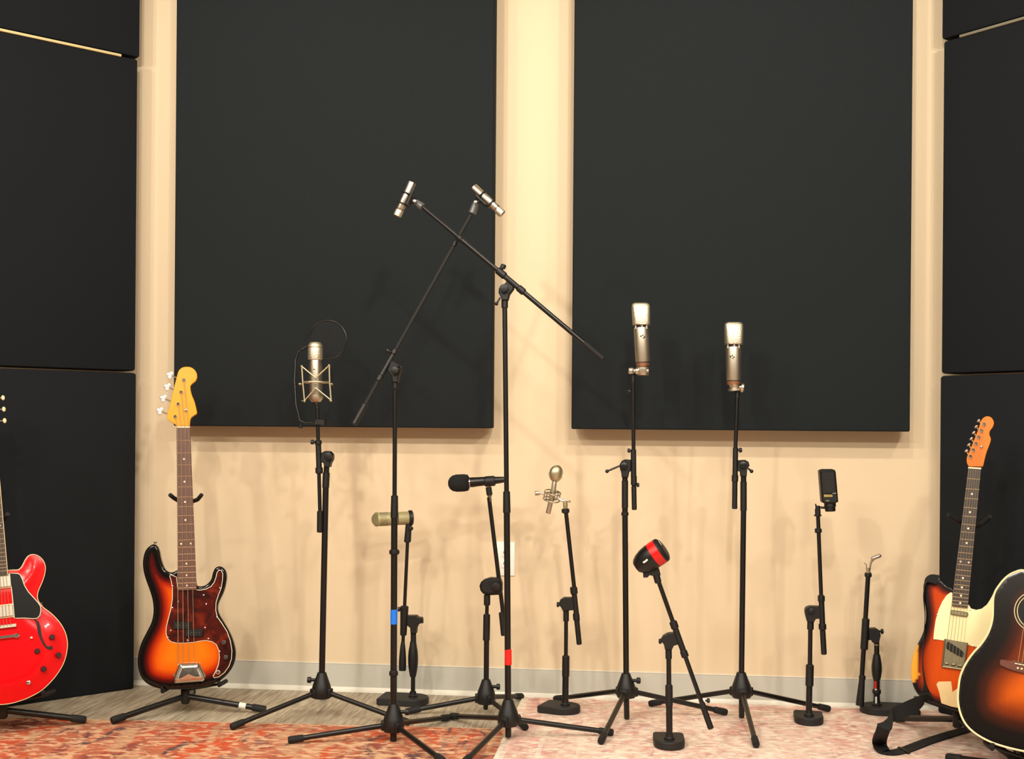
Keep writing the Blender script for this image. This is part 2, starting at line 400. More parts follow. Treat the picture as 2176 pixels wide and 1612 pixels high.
# ------------------------------------------------------------ stacked corner gobos (three modules a side)
GT = 0.10
def gobo(edge, far, zs, side, labels):
    e, f = Vector(edge), Vector(far); d = (f - e); ln = d.length; d.normalize()
    nb = Vector((-d.y, d.x)) if side == 'L' else Vector((d.y, -d.x))   # towards the corner
    if nb.y < 0: nb = -nb
    for i in range(3):
        z0, z1 = zs[i] + (0.004 if i else 0.0), zs[i + 1] - 0.004
        ins = (0.0, 0.004, -0.004)[i]
        c = e + d * (ln / 2 + ins) + nb * (GT / 2)
        root = thing('gobo_panel', labels[i], 'acoustic panel', (c.x, c.y, z0), 'stacked corner panels')
        M = Matrix(((d.x, nb.x, 0), (d.y, nb.y, 0), (0, 0, 1)))
        MB().box((c.x, c.y, (z0 + z1) / 2), (ln, GT, z1 - z0), M, 0.010).build('padded_body', 'gobo_fabric', root)
        if i == 1:      # pale strip painting the light caught on the top front edge, stops short of the end
            q = e + d * (0.075 + (ln - 0.075) / 2) - nb * 0.001
            MB().box((q.x, q.y, z1 - 0.001), (ln - 0.075, 0.012, 0.010), M, 0.002).build('edge_glint_strip', 'edge_glint' if side == 'L' else 'edge_glint_dull', root)['label'] = 'painted highlight strip along the top edge'
e = G(286, 1463); ed = Vector((e.x, e.y)); dr = (Vector(G(30, 1500).xy) - ed).normalized()
zs = [0.0, P(289, 790, e.y).z, P(297, 124, e.y).z]; zs.append(zs[2] + 0.68)
gobo(ed, ed + dr * 1.2, zs, 'L', ['lower dark padded panel standing on the floor behind the red guitar', 'middle dark padded panel of the left corner stack, painted pale highlight on its top edge', 'topmost dark padded panel of the left corner stack'])
yE = -0.075; e = P(1996, 900, yE); ztop = P(1999, 86, yE).z
f2 = G(2176, 36, ztop); ed = Vector((e.x, e.y)); dr = (Vector((f2.x, f2.y)) - ed).normalized()
zs = [0.0072, P(1996, 796, yE).z, ztop, ztop + 0.68]
gobo(ed, ed + dr * 1.25, zs, 'R', ['lower dark padded panel standing behind the orange-headstock guitar', 'middle dark padded panel of the right corner stack, dull painted highlight on its top edge', 'topmost dark padded panel of the right corner stack'])
# ------------------------------------------------------------ rugs
a = G(10, 1525); b2 = G(1060, 1549); ang = math.atan2(b2.y - a.y, b2.x - a.x)
rw, rl = 1.89, 2.2
rug_mat('rug_coral', (196, 116, 88), [((214, 96, 62), 3.5, 0.48), ((156, 86, 74), 5.0, 0.53), ((206, 158, 124), 6.0, 0.52), ((124, 116, 114), 4.0, 0.57), ((108, 80, 80), 11.0, 0.57)],
        (230, 184, 146), [((170, 92, 74), 0.05, 0.11, 0.55), ((214, 180, 150), 0.0, 0.012, 0.9)], rw / 2, rl / 2, 0.12)
pr, pl = 2.2, 2.3
rug_mat('rug_pink', (232, 198, 182), [((220, 166, 152), 6.0, 0.48), ((240, 218, 200), 5.0, 0.48), ((202, 150, 146), 16.0, 0.55), ((214, 184, 172), 10.0, 0.55)],
        (246, 226, 208), [((240, 226, 208), 0.0, 0.014, 1.0), ((214, 158, 148), 0.03, 0.10, 0.45), ((240, 222, 206), 0.125, 0.14, 0.8), ((240, 222, 206), 0.25, 0.262, 0.7)], pr / 2, pl / 2, 0.20)
ca, sa = math.cos(ang), math.sin(ang)
cor = Vector((-0.4795, b2.y + 0.004))
cc = cor - Vector((ca, sa)) * (rw / 2) - Vector((-sa, ca)) * (rl / 2)
o = MB().box((0, 0, 0.0015), (rw, rl, 0.003), bev=0.001).build('area_rug', 'rug_coral'); o.location = (cc.x, cc.y, 0); o.rotation_euler = (0, 0, ang)
tag(o, 'distressed coral and orange patterned rug under the blue-taped stand', 'rug')
o = MB().box((0, 0, 0.0051), (pr, pl, 0.0038), bev=0.001).build('area_rug', 'rug_pink'); o.location = (-0.478 + pr / 2, -0.03 - pl / 2, 0)
tag(o, 'faded pale pink patterned rug under the right-hand stands', 'rug')
RUGZ = 0.007
def floor_z(x, y): return RUGZ if (x > -0.478 and y < -0.03) else (0.003 if (y < -0.58 and x < -0.45) else 0.0)
# ------------------------------------------------------------ wall outlet
a, b2 = P(1054.5, 1222, 0), P(1094.5, 1151, 0)
xo, zo = (a.x + b2.x) / 2, (a.z + b2.z) / 2
t = thing('wall_outlet', 'white duplex outlet plate low on the wall behind the red-taped stand', 'outlet', (xo, 0, zo - 0.06))
MB().box((xo, -0.003, zo), (b2.x - a.x, 0.006, b2.z - a.z), bev=0.002).build('cover_plate', 'plate_white', t)
for s in (-1, 1):
    q = MB().box((xo, -0.007, zo + s * 0.021), (0.034, 0.004, 0.028), bev=0.0015).build('receptacle', 'plate_white', t)
    for sx in (-0.0065, 0.0065): MB().box((xo + sx, -0.0088, zo + s * 0.021 + 0.004), (0.002, 0.001, 0.009)).build('slot', 'slot_dark', q)
    MB().tube((xo, -0.0084, zo + s * 0.021 - 0.007), (xo, -0.0095, zo + s * 0.021 - 0.007), 0.0026).build('ground_hole', 'slot_dark', q)
MB().tube((xo, -0.006, zo), (xo, -0.0075, zo), 0.003).build('screw', 'nickel', t)
# ============================================================ microphone stands
def seg(root, name, a, b, wpx, Y, mat='black_steel', n=14, w2=None, Yb=None, taper=None):
    p, q = P(*a, Y), P(*b, Y if Yb is None else Yb); k = SC((p.x + q.x) / 2, Y)
    return MB().tube(p, q, wpx * k / 2, (w2 or wpx) * k / 2, n).build(name, mat, root)
def bulge(root, name, a, b, ws, Y, mat='black_plastic', n=18):
    p, q = P(*a, Y), P(*b, Y); k = SC(p.x, Y); l = (q - p).length; m = len(ws) - 1
    return MB().lathe(p, q - p, [(l * i / m, w * k / 2) for i, w in enumerate(ws)], n).build(name, mat, root)
def plate(root, name, outline, Y, thick, mat='black_plastic', bev=0.003):
    pts = [P(x, y, Y - thick / 2) for x, y in outline]
    return MB().prism(pts, (0, thick, 0), bev).build(name, mat, root)
def knob(root, name, c, Y, rpx, dirn, ln=0.02, mat='black_plastic'):
    p = P(*c, Y); k = SC(p.x, Y); d = Vector(dirn).normalized()
    return MB().lathe(p, d, [(0, rpx * k * 0.45), (ln * 0.35, rpx * k * 0.45), (ln * 0.4, rpx * k), (ln * 0.9, rpx * k), (ln, rpx * k * 0.7)], 12).build(name, mat, root)
def lever(root, a, b, Y, wpx=4):
    p, q = P(*a, Y - 0.02), P(*b, Y - 0.03); k = SC(p.x, Y)
    o = MB().tube(p, q, wpx * k / 2).build('clutch_lever', 'black_steel', root)
    MB().ell(q, (wpx * k,) * 3, 12, 8).build('lever_tip', 'black_plastic', o); return o
def tripod(root, hubtop, hubbot, ctr, r, azs, Y, hw=45, knobside=None, lens=None):
    """three legs with rubber feet round a moulded hub"""
    t, b = P(*hubtop, Y), P(*hubbot, Y); k = SC(t.x, Y); l = (t - b).length; R = hw * k / 2
    h = MB().lathe(b, t - b, [(0, R * 0.80), (l * 0.05, R * 0.88), (l * 0.28, R * 0.94), (l * 0.5, R * 0.82), (l * 0.75, R * 0.60), (l * 0.92, R * 0.46), (l, R * 0.40)], 24)
    att = b + (t - b) * 0.22
    for i, az in enumerate(azs):
        d = Vector((math.cos(math.radians(az)), math.sin(math.radians(az)), 0))
        M = Matrix(((d.x, -d.y, 0), (d.y, d.x, 0), (0, 0, 1)))
        h.box(att + d * (R * 0.82), (R * 0.5, 0.026, 0.032), M, 0.004)
    hub = h.build('tripod_hub', 'black_plastic', root)
    for i, az in enumerate(azs):
        d = Vector((math.cos(math.radians(az)), math.sin(math.radians(az)), 0))
        rr = r if lens is None else lens[i]
        f = Vector((ctr[0], ctr[1], 0)) + d * rr; f.z = floor_z(f.x, f.y) + 0.0125
        s0 = att + d * (R * 0.75); dv = (f - s0).normalized()
        lg = MB().tube(s0, f - dv * 0.02, 0.0088).build('leg', 'black_steel', root)
        q = f - dv * 0.045
        MB().lathe(q, dv, [(0, 0.0098), (0.004, 0.0115), (0.042, 0.0122), (0.05, 0.0105)], 14).build('rubber_foot', 'rubber', lg)
    if knobside:
        kp = b + (t - b) * 0.7 + RIGHT * (R * 0.55 * knobside)
        MB().lathe(kp, RIGHT * knobside, [(0, 0.006), (0.016, 0.006), (0.017, 0.011), (0.028, 0.011), (0.03, 0.009)], 12).build('hub_knob', 'black_plastic', hub)
    return hub
def base_plate(root, pole, ang, Y=None, L1=0.055, L2=0.10, W=0.118, T=0.026):
    """cast base: half-round near the pole, flat at the far end"""
    d = Vector((math.cos(math.radians(ang)), math.sin(math.radians(ang)), 0)); n = Vector((-d.y, d.x, 0))
    hw = W / 2; pts = []
    for i in range(13):
        a = math.pi / 2 + math.pi * i / 12; pts.append((L1 * 0.1 + L1 * 1.1 * math.cos(a), hw * math.sin(a)))
    pts += [(L2 - 0.008, -hw), (L2, -hw + 0.008), (L2, hw - 0.008), (L2 - 0.008, hw)]
    z = floor_z(pole.x, pole.y)
    MB().prism([Vector((pole.x, pole.y, z)) + d * u + n * v for u, v in pts], (0, 0, T), 0.004).build('base', 'cast_iron', root)
    MB().lathe(Vector((pole.x, pole.y, z + T - 0.001)), (0, 0, 1), [(0, 0.017), (0.006, 0.017), (0.010, 0.013), (0.02, 0.012)], 18).build('pole_socket', 'black_plastic', root)
RIG = RIGHT
# ---- stand behind the bass side: vertical boom, wire-caged microphone
YA = -0.43
c0 = P(683, 1500, YA)
A = thing('microphone_stand', 'black tripod microphone stand carrying the wire-caged silver microphone', 'microphone stand', (c0.x, YA, 0), 'microphone stands')
tripod(A, (684, 1428), (683, 1482), (c0.x, YA), 0.34, (-136, -14, 104), YA, 46, -1, (0.34, 0.34, 0.30))
seg(A, 'lower_tube', (683, 1484), (692.5, 1025), 13, YA)
seg(A, 'height_clutch', (692, 1037), (693.5, 1003), 15, YA, 'black_plastic')
seg(A, 'neck_tube', (693.5, 1005), (694.5, 985), 12, YA)
plate(A, 'boom_clutch', [(682, 962), (690, 958), (700, 959), (706, 966), (706, 976), (701, 985), (700, 992), (688, 992), (687, 984), (680, 980)], YA, 0.034)
knob(A, 'clutch_knob', (699, 969), YA - 0.017, 8, (0, -1, 0), 0.014)
YA2 = YA - 0.012
seg(A, 'boom_tube', (674, 858), (680, 1090), 8, YA2)
seg(A, 'boom_collar', (676, 935), (676.5, 945), 15, YA2, 'black_plastic')
seg(A, 'boom_sleeve', (676.5, 944), (678, 994), 12, YA2, 'black_plastic')
seg(A, 'boom_collar', (678, 992), (678.4, 1006), 16, YA2, 'black_plastic')
knob(A, 'boom_knob', (671, 939), YA2, 5, -RIGHT, 0.018)
seg(A, 'counterweight', (680, 1085), (679.5, 1131), 12.5, YA2, 'black_plastic')
seg(A, 'mic_thread', (673, 852), (674, 868), 9, YA2, 'black_plastic')
# ---- blue-taped boom stand
YB_ = -0.73
c0 = P(836, 1540, YB_)
B = thing('microphone_stand', 'black boom stand with blue tape, boom slanting up to the right', 'microphone stand', (c0.x, YB_, 0), 'microphone stands')
tripod(B, (837, 1494), (836, 1553), (c0.x, YB_), 0.335, (-166, 67, -51), YB_, 50, 1)
seg(B, 'foot_tube', (836, 1586), (836, 1545), 14, YB_, 'black_plastic')
seg(B, 'lower_tube', (836, 1550), (838, 1098), 14, YB_)
seg(B, 'tube_collar', (836.5, 1436), (836.5, 1424), 19, YB_, 'black_plastic')
seg(B, 'tube_collar', (838, 1178), (838, 1167), 22, YB_, 'black_plastic')
seg(B, 'height_clutch', (838, 1101), (838.5, 1052), 16.5, YB_, 'black_plastic', w2=15)
seg(B, 'upper_tube', (838.5, 1056), (839.5, 812), 9.5, YB_)
tp = seg(B, 'blue_tape_band', (837, 1327), (837.3, 1293), 15, YB_, 'blue_tape'); tp['label'] = 'bright blue tape band'
seg(B, 'clutch_socket', (839.5, 826), (839.5, 808), 14, YB_, 'black_plastic')
plate(B, 'boom_clutch', [(829, 764), (838, 768), (850, 777), (851, 788), (846, 800), (845, 812), (834, 812), (832, 800), (822, 786), (821, 774)], YB_, 0.032)
knob(B, 'clutch_knob', (840, 787), YB_ - 0.016, 8, (0, -1, 0), 0.016)
lever(B, (846, 778), (852, 780), YB_, 3)
YB2 = YB_ - 0.014
def on(a, b, t): return (a[0] + (b[0] - a[0]) * t, a[1] + (b[1] - a[1]) * t)
BA, BZ = (1001, 456), (757, 893)
def segb(name, t0, t1, wpx, mat='black_plastic'):      # this boom also swings back towards its tip
    return seg(B, name, on(BA, BZ, t0), on(BA, BZ, t1), wpx, YB2 + 0.16 * (0.73 - t0), mat, Yb=YB2 + 0.16 * (0.73 - t1))
segb('boom_tube', 0, 1, 8.5, 'rubber')
segb('boom_collar', .655, .68, 15); segb('boom_sleeve', .67, .79, 11.5); segb('boom_collar', .78, .81, 15)
segb('boom_collar', .13, .155, 11); segb('counterweight', .92, 1.02, 13)
YBT = YB2 + 0.16 * 0.73
knob(B, 'boom_knob', (831, 748), YB2, 5.5, -RIGHT + UP * 0.4, 0.018)
# ---- red-taped boom stand
YC = -0.665
c0 = P(1079, 1520, YC)
S = thing('microphone_stand', 'black boom stand with red tape, boom slanting up to the left', 'microphone stand', (c0.x, YC, 0), 'microphone stands')
tripod(S, (1080, 1485), (1080, 1541), (c0.x, YC), 0.35, (131, 14, -106), YC, 50)
seg(S, 'foot_tube', (1080, 1566), (1080, 1535), 13, YC, 'black_plastic')
seg(S, 'lower_tube', (1080, 1540), (1077, 1086), 13.5, YC)
seg(S, 'height_clutch', (1077, 1090), (1076.5, 1043), 16.5, YC, 'black_plastic', w2=15)
seg(S, 'upper_tube', (1076.5, 1048), (1072.5, 640), 10.5, YC)
tp = seg(S, 'red_tape_band', (1080, 1413), (1079.7, 1378), 15, YC, 'red_tape'); tp['label'] = 'bright red tape band'
seg(S, 'clutch_socket', (1072.5, 655), (1072.5, 634), 14, YC, 'black_plastic')
plate(S, 'boom_clutch', [(1078, 594), (1091, 606), (1091, 613), (1082, 625), (1079, 637), (1066, 637), (1063, 629), (1059, 622), (1060, 612), (1066, 604), (1073, 602)], YC, 0.034)
knob(S, 'clutch_knob', (1071, 613), YC - 0.017, 9, (0, -1, 0), 0.014)
lever(S, (1063, 632), (1055, 645), YC, 4)
YC2 = YC - 0.014
BA, BZ = (896, 438), (1282, 763)
seg(S, 'boom_tube', BA, on(BA, BZ, .9), 8, YC2)
seg(S, 'boom_outer_tube', on(BA, BZ, .215), on(BA, BZ, .46), 9.6, YC2)
seg(S, 'boom_collar', on(BA, BZ, .195), on(BA, BZ, .22), 12, YC2, 'black_plastic')
seg(S, 'boom_collar', on(BA, BZ, .415), on(BA, BZ, .46), 16, YC2, 'black_plastic')
seg(S, 'boom_sleeve', on(BA, BZ, .45), on(BA, BZ, .55), 12, YC2, 'black_plastic')
seg(S, 'boom_collar', on(BA, BZ, .53), on(BA, BZ, .565), 15.5, YC2, 'black_plastic')
seg(S, 'boom_tail_tube', on(BA, BZ, .56), on(BA, BZ, .9), 10.5, YC2)
seg(S, 'counterweight', on(BA, BZ, .892), on(BA, BZ, 1.0), 12, YC2, 'rubber')
knob(S, 'boom_knob', (1066, 575), YC2, 6, RIGHT * .35 + UP, 0.022)
# ---- the two stands with the silver side-address microphones
YD = -0.345
c0 = P(1331, 1500, YD)
Dd = thing('microphone_stand', 'black tripod stand with long clutch lever, left of the two silver side-address microphone stands', 'microphone stand', (c0.x, YD, 0), 'microphone stands')
tripod(Dd, (1330, 1430), (1331, 1481), (c0.x, YD), 0.36, (-102, 18, 138), YD, 46, 1, (0.36, 0.37, 0.36))
seg(Dd, 'foot_tube', (1332, 1527), (1331, 1480), 12, YD, 'black_plastic')
seg(Dd, 'lower_tube', (1331, 1484), (1328, 1076), 12.5, YD)
seg(Dd, 'tube_collar', (1328, 1096), (1328, 1087), 16, YD, 'black_plastic')
seg(Dd, 'height_clutch', (1328, 1080), (1328, 1020), 14, YD, 'black_plastic')
seg(Dd, 'neck_tube', (1328, 1022), (1328, 1004), 12, YD)
plate(Dd, 'boom_clutch', [(1321, 979), (1328, 976), (1341, 977), (1341, 1000), (1337, 1003), (1335, 1014), (1321, 1014), (1320, 1004), (1317, 995), (1317, 986)], YD, 0.034)
knob(Dd, 'clutch_knob', (1326, 989), YD - 0.017, 7, (0, -1, 0), 0.014, 'black_steel')
lever(Dd, (1318, 989), (1290, 1001), YD, 4)
YD2 = YD - 0.012
seg(Dd, 'boom_tube', (1345, 798), (1347, 1040), 8.5, YD2)
seg(Dd, 'boom_sleeve', (1346, 954), (1346.5, 1015), 12, YD2, 'black_plastic')
seg(Dd, 'boom_collar', (1347, 1010), (1347, 1031), 13, YD2, 'black_plastic')
seg(Dd, 'counterweight', (1347, 1032), (1348, 1083), 11, YD2, 'black_plastic')
knob(Dd, 'boom_knob', (1343, 957), YD2, 4.5, -RIGHT, 0.016, 'black_steel')
knob(Dd, 'boom_knob', (1350, 1030), YD2, 4.5, RIGHT, 0.014)
knob(Dd, 'boom_knob', (1342, 831), YD2, 4, -RIGHT, 0.014)
seg(Dd, 'mic_thread', (1345, 794), (1345, 812), 10, YD2, 'black_plastic')
YE = -0.30
c0 = P(1576, 1500, YE)
Ee = thing('microphone_stand', 'black tripod stand with short round clutch knob, right of the two silver side-address microphone stands', 'microphone stand', (c0.x, YE, 0), 'microphone stands')
tripod(Ee, (1575, 1428), (1576, 1481), (c0.x, YE), 0.36, (-87, 29, 152), YE, 47, None, (0.37, 0.37, 0.36))
seg(Ee, 'foot_tube', (1576, 1525), (1576, 1480), 12, YE, 'black_plastic')
seg(Ee, 'lower_tube', (1575, 1484), (1580, 1082), 12, YE)
seg(Ee, 'height_clutch', (1580, 1086), (1580, 1022), 14, YE, 'black_plastic')
seg(Ee, 'neck_tube', (1580, 1024), (1580, 1004), 12, YE)
plate(Ee, 'boom_clutch', [(1568, 978), (1584, 977), (1591, 981), (1593, 989), (1588, 997), (1587, 1012), (1574, 1012), (1573, 1002), (1566, 1000)], YE, 0.034)
knob(Ee, 'clutch_knob', (1579, 987), YE - 0.017, 7, (0, -1, 0), 0.014, 'black_steel')
lever(Ee, (1590, 995), (1597, 1001), YE, 4)
YE2 = YE - 0.012
seg(Ee, 'boom_tube', (1567, 832), (1560, 1030), 8.5, YE2)
seg(Ee, 'boom_sleeve', (1563, 950), (1562, 1012), 11.5, YE2, 'black_plastic')
seg(Ee, 'boom_collar', (1562, 1008), (1561.5, 1024), 14, YE2, 'black_plastic')
seg(Ee, 'counterweight', (1561.5, 1022), (1561, 1081), 11.5, YE2, 'black_plastic')
knob(Ee, 'boom_knob', (1567, 956), YE2, 5, RIGHT, 0.016)
seg(Ee, 'mic_thread', (1567, 828), (1567, 846), 10, YE2, 'black_plastic')
# ---- short tripod stand with the foam-topped handheld microphone
YG = -0.30
c0 = P(1033, 1500, YG)
Gg = thing('microphone_stand', 'short black tripod stand with big round clutch under the foam-topped microphone', 'microphone stand', (c0.x, YG, 0), 'microphone stands')
tripod(Gg, (1033, 1443), (1033, 1494), (c0.x, YG), 0.28, (-170, 68, -56), YG, 44, 1, (0.28, 0.27, 0.30))
seg(Gg, 'foot_tube', (1032, 1507), (1033, 1490), 10, YG, 'black_plastic')
seg(Gg, 'lower_tube', (1033, 1490), (1034, 1356), 11.5, YG)
seg(Gg, 'height_clutch', (1033.5, 1361), (1034.5, 1304), 15, YG, 'black_plastic')
seg(Gg, 'upper_tube', (1034.5, 1308), (1035, 1280), 8, YG)
seg(Gg, 'clutch_socket', (1035, 1286), (1035, 1262), 14, YG, 'black_plastic')
plate(Gg, 'boom_clutch', [(1027, 1232), (1040, 1228), (1062, 1229), (1066, 1240), (1066, 1256), (1062, 1264), (1040, 1265), (1026, 1262), (1020, 1255), (1018, 1245), (1021, 1237)], YG, 0.05, bev=0.010)
knob(Gg, 'clutch_knob', (1054, 1246), YG - 0.024, 9, (0, -1, 0), 0.012)
YG2 = YG - 0.02
seg(Gg, 'boom_tube', (1039, 1056), (1070, 1310), 9, YG2 + 0.03)
seg(Gg, 'counterweight', (1066, 1300), (1071, 1350), 13, YG2 + 0.03, 'black_plastic')
seg(Gg, 'mic_thread', (1040, 1054), (1041.5, 1066), 8, YG2 + 0.03, 'aged_metal')
# ---- low stands on cast bases
def low_stand(label, pole_px, py, ang, parts, Yoff=0.0, **kw):
    pole = G(pole_px, py, 0.028 + Yoff); pole.y = min(pole.y, -0.10)
    r = thing('desk_microphone_stand', label, 'microphone stand', (pole.x, pole.y, floor_z(pole.x, pole.y)), 'low microphone stands on cast bases')
    pole = P(pole_px, py, pole.y); base_plate(r, pole, ang, **kw)
    return r, pole.y
Ff, YF = low_stand('low stand with bulging grip and level olive microphone, behind the blue-taped stand', 877.5, 1478, 176, None, L1=0.06, L2=0.125, W=0.125)
seg(Ff, 'lower_tube', (877.5, 1474), (878, 1420), 9.5, YF)
bulge(Ff, 'height_grip', (877.5, 1437), (878, 1362), [13, 17, 20, 21.5, 21.5, 20, 16, 13], YF)
seg(Ff, 'upper_tube', (878, 1366), (879, 1328), 10, YF)
plate(Ff, 'boom_clutch', [(864, 1308), (884, 1308), (888, 1312), (896, 1313), (897, 1323), (889, 1326), (885, 1334), (884, 1346), (872, 1346), (871, 1334), (864, 1328)], YF, 0.034)
knob(Ff, 'clutch_knob', (893, 1318), YF, 6, RIGHT, 0.012)
seg(Ff, 'clutch_socket', (878.5, 1364), (878.5, 1344), 12, YF, 'black_plastic')
YF2 = YF - 0.012
seg(Ff, 'boom_tube', (866, 1150), (856, 1372), 7.5, YF2)
seg(Ff, 'boom_sleeve', (859.5, 1287), (857, 1350), 18, YF2, 'black_plastic', w2=14)
bulge(Ff, 'counterweight', (856, 1364), (855, 1424), [8, 11, 13, 14.5, 15.5, 16, 15], YF2)
knob(Ff, 'boom_knob', (853, 1294), YF2, 5, -RIGHT, 0.014)
Hh, YH = low_stand('low stand on a cast base holding the round-headed ribbon microphone', 1201, 1500, 162, None, L2=0.088)
seg(Hh, 'lower_tube', (1201, 1500), (1202, 1430), 14, YH)
seg(Hh, 'height_clutch', (1202, 1438), (1202.5, 1392), 16, YH, 'black_plastic')
seg(Hh, 'upper_tube', (1202.5, 1396), (1203, 1315), 8.5, YH)
seg(Hh, 'clutch_socket', (1203, 1320), (1203, 1294), 12.5, YH, 'black_plastic')
plate(Hh, 'boom_clutch', [(1190, 1275), (1198, 1270), (1222, 1270), (1225, 1296), (1208, 1297), (1196, 1298), (1192, 1290), (1186, 1285)], YH, 0.036)
knob(Hh, 'clutch_knob', (1191, 1284), YH, 5.5, -RIGHT, 0.014)
YH2 = YH - 0.012
seg(Hh, 'boom_tube', (1202.5, 1086), (1228, 1320), 9, YH2)
seg(Hh, 'boom_collar', (1218.5, 1246), (1220.5, 1262), 16, YH2, 'black_plastic')
seg(Hh, 'boom_sleeve', (1220, 1258), (1225, 1306), 11.5, YH2, 'black_plastic')
seg(Hh, 'boom_collar', (1224, 1302), (1225.5, 1318), 14.5, YH2, 'black_plastic')
seg(Hh, 'counterweight', (1225.5, 1315), (1231, 1369), 11.5, YH2, 'black_plastic')
seg(Hh, 'mic_thread', (1201.5, 1080), (1202, 1090), 17, YH2, 'black_plastic')
Ii, YI = low_stand('low stand on a cast base in front, boom slanting to the red-banded drum microphone', 1422.5, 1573, 92, None, 0.0, L1=0.05, L2=0.095, W=0.100)
seg(Ii, 'lower_tube', (1422.5, 1574), (1422, 1494), 14, YI)
seg(Ii, 'height_clutch', (1422, 1500), (1421.5, 1454), 16, YI, 'black_plastic')
seg(Ii, 'upper_tube', (1421.5, 1458), (1421, 1396), 10.5, YI)
seg(Ii, 'clutch_socket', (1421, 1400), (1420.5, 1372), 14, YI, 'black_plastic')
plate(Ii, 'boom_clutch', [(1404, 1360), (1409, 1352), (1420, 1346), (1436, 1345), (1446, 1368), (1432, 1372), (1428, 1380), (1413, 1380), (1411, 1370)], YI, 0.036)
knob(Ii, 'clutch_knob', (1409, 1362), YI, 5.5, -RIGHT, 0.014)
YI2 = YI - 0.014
BA, BZ = (1397, 1228), (1511, 1548)
seg(Ii, 'boom_tube', BA, BZ, 9.5, YI2)
seg(Ii, 'boom_collar', on(BA, BZ, .285), on(BA, BZ, .335), 17, YI2, 'black_plastic')
seg(Ii, 'boom_sleeve', on(BA, BZ, .32), on(BA, BZ, .5), 13, YI2, 'black_plastic')
seg(Ii, 'boom_collar', on(BA, BZ, .48), on(BA, BZ, .525), 16, YI2, 'black_plastic')
seg(Ii, 'counterweight', on(BA, BZ, .825), on(BA, BZ, 1.0), 13, YI2, 'black_plastic')
knob(Ii, 'boom_knob', (1499, 1488), YI2, 5, RIGHT, 0.014)
Jj, YJ = low_stand('low stand on a cast base holding the black side-address microphone', 1719, 1523, 86, None, 0.0, L1=0.05, L2=0.085, W=0.100)
seg(Jj, 'lower_tube', (1718.5, 1526), (1720, 1450), 13, YJ)
seg(Jj, 'height_clutch', (1720, 1458), (1721, 1411), 17, YJ, 'black_plastic')
seg(Jj, 'upper_tube', (1721, 1415), (1722, 1330), 9.5, YJ)
seg(Jj, 'clutch_socket', (1722, 1338), (1722.5, 1312), 14, YJ, 'black_plastic')
plate(Jj, 'boom_clutch', [(1714, 1291), (1722, 1288), (1746, 1289), (1748, 1314), (1734, 1315), (1730, 1322), (1716, 1321), (1712, 1306), (1711, 1297)], YJ, 0.036)
knob(Jj, 'clutch_knob', (1724, 1297), YJ - 0.018, 6, (0, -1, 0), 0.012)
YJ2 = YJ - 0.012
seg(Jj, 'boom_tube', (1738, 1090), (1748, 1345), 8.5, YJ2)
seg(Jj, 'boom_collar', (1738.5, 1122), (1739, 1132), 15, YJ2, 'black_plastic')
seg(Jj, 'boom_sleeve', (1745, 1264), (1748, 1335), 12, YJ2, 'black_plastic')
seg(Jj, 'boom_collar', (1745, 1264), (1745.5, 1278), 15, YJ2, 'black_plastic')
seg(Jj, 'boom_collar', (1747.5, 1324), (1748, 1338), 16, YJ2, 'black_plastic')
seg(Jj, 'counterweight', (1748, 1338), (1751, 1390), 12, YJ2, 'black_plastic')
seg(Jj, 'mic_thread', (1737.5, 1080), (1738, 1095), 12, YJ2, 'black_plastic')
Kk, YK = low_stand('low stand on a cast base with a bare silver clip and red and white label', 1863, 1498, -2, None, L1=0.06, L2=0.145, W=0.125)
seg(Kk, 'lower_tube', (1863, 1499), (1863, 1434), 13, YK)
plate(Kk, 'red_label', [(1858.5, 1447), (1862.5, 1447), (1862.5, 1463), (1858.5, 1463)], YK - 0.011, 0.003, 'red_ring', 0)
plate(Kk, 'white_label', [(1859.5, 1463), (1863, 1463), (1863, 1472), (1859.5, 1472)], YK - 0.011, 0.003, 'white_tape', 0)
plate(Kk, 'white_label', [(1860, 1480), (1863.5, 1480), (1863.5, 1494), (1860, 1494)], YK - 0.011, 0.003, 'white_tape', 0)
seg(Kk, 'tube_collar', (1863, 1474), (1863, 1463), 18, YK, 'black_plastic')
bulge(Kk, 'height_grip', (1863, 1443), (1863, 1390), [15, 19, 21, 21.5, 20, 17, 14], YK)
seg(Kk, 'upper_tube', (1863, 1394), (1863, 1360), 11, YK)
seg(Kk, 'clutch_socket', (1863, 1372), (1863, 1366), 12, YK, 'aged_metal')
plate(Kk, 'boom_clutch', [(1846, 1336), (1862, 1335), (1870, 1340), (1872, 1350), (1870, 1358), (1868, 1366), (1856, 1366), (1852, 1360), (1846, 1360)], YK, 0.036)
knob(Kk, 'clutch_knob', (1870, 1341), YK, 5.5, RIGHT, 0.012)
YK2 = YK - 0.014
seg(Kk, 'boom_tube', (1845, 1216), (1831, 1445), 10, YK2)
seg(Kk, 'boom_sleeve', (1840, 1313), (1836, 1380), 16, YK2, 'black_plastic')
seg(Kk, 'boom_collar', (1832.5, 1434), (1832, 1444), 14, YK2, 'black_plastic')
bulge(Kk, 'counterweight', (1832, 1440), (1827, 1498), [12, 13, 14, 15, 16, 17, 17], YK2)
seg(Kk, 'mic_thread', (1845, 1216), (1844.7, 1226), 15, YK2, 'black_plastic')
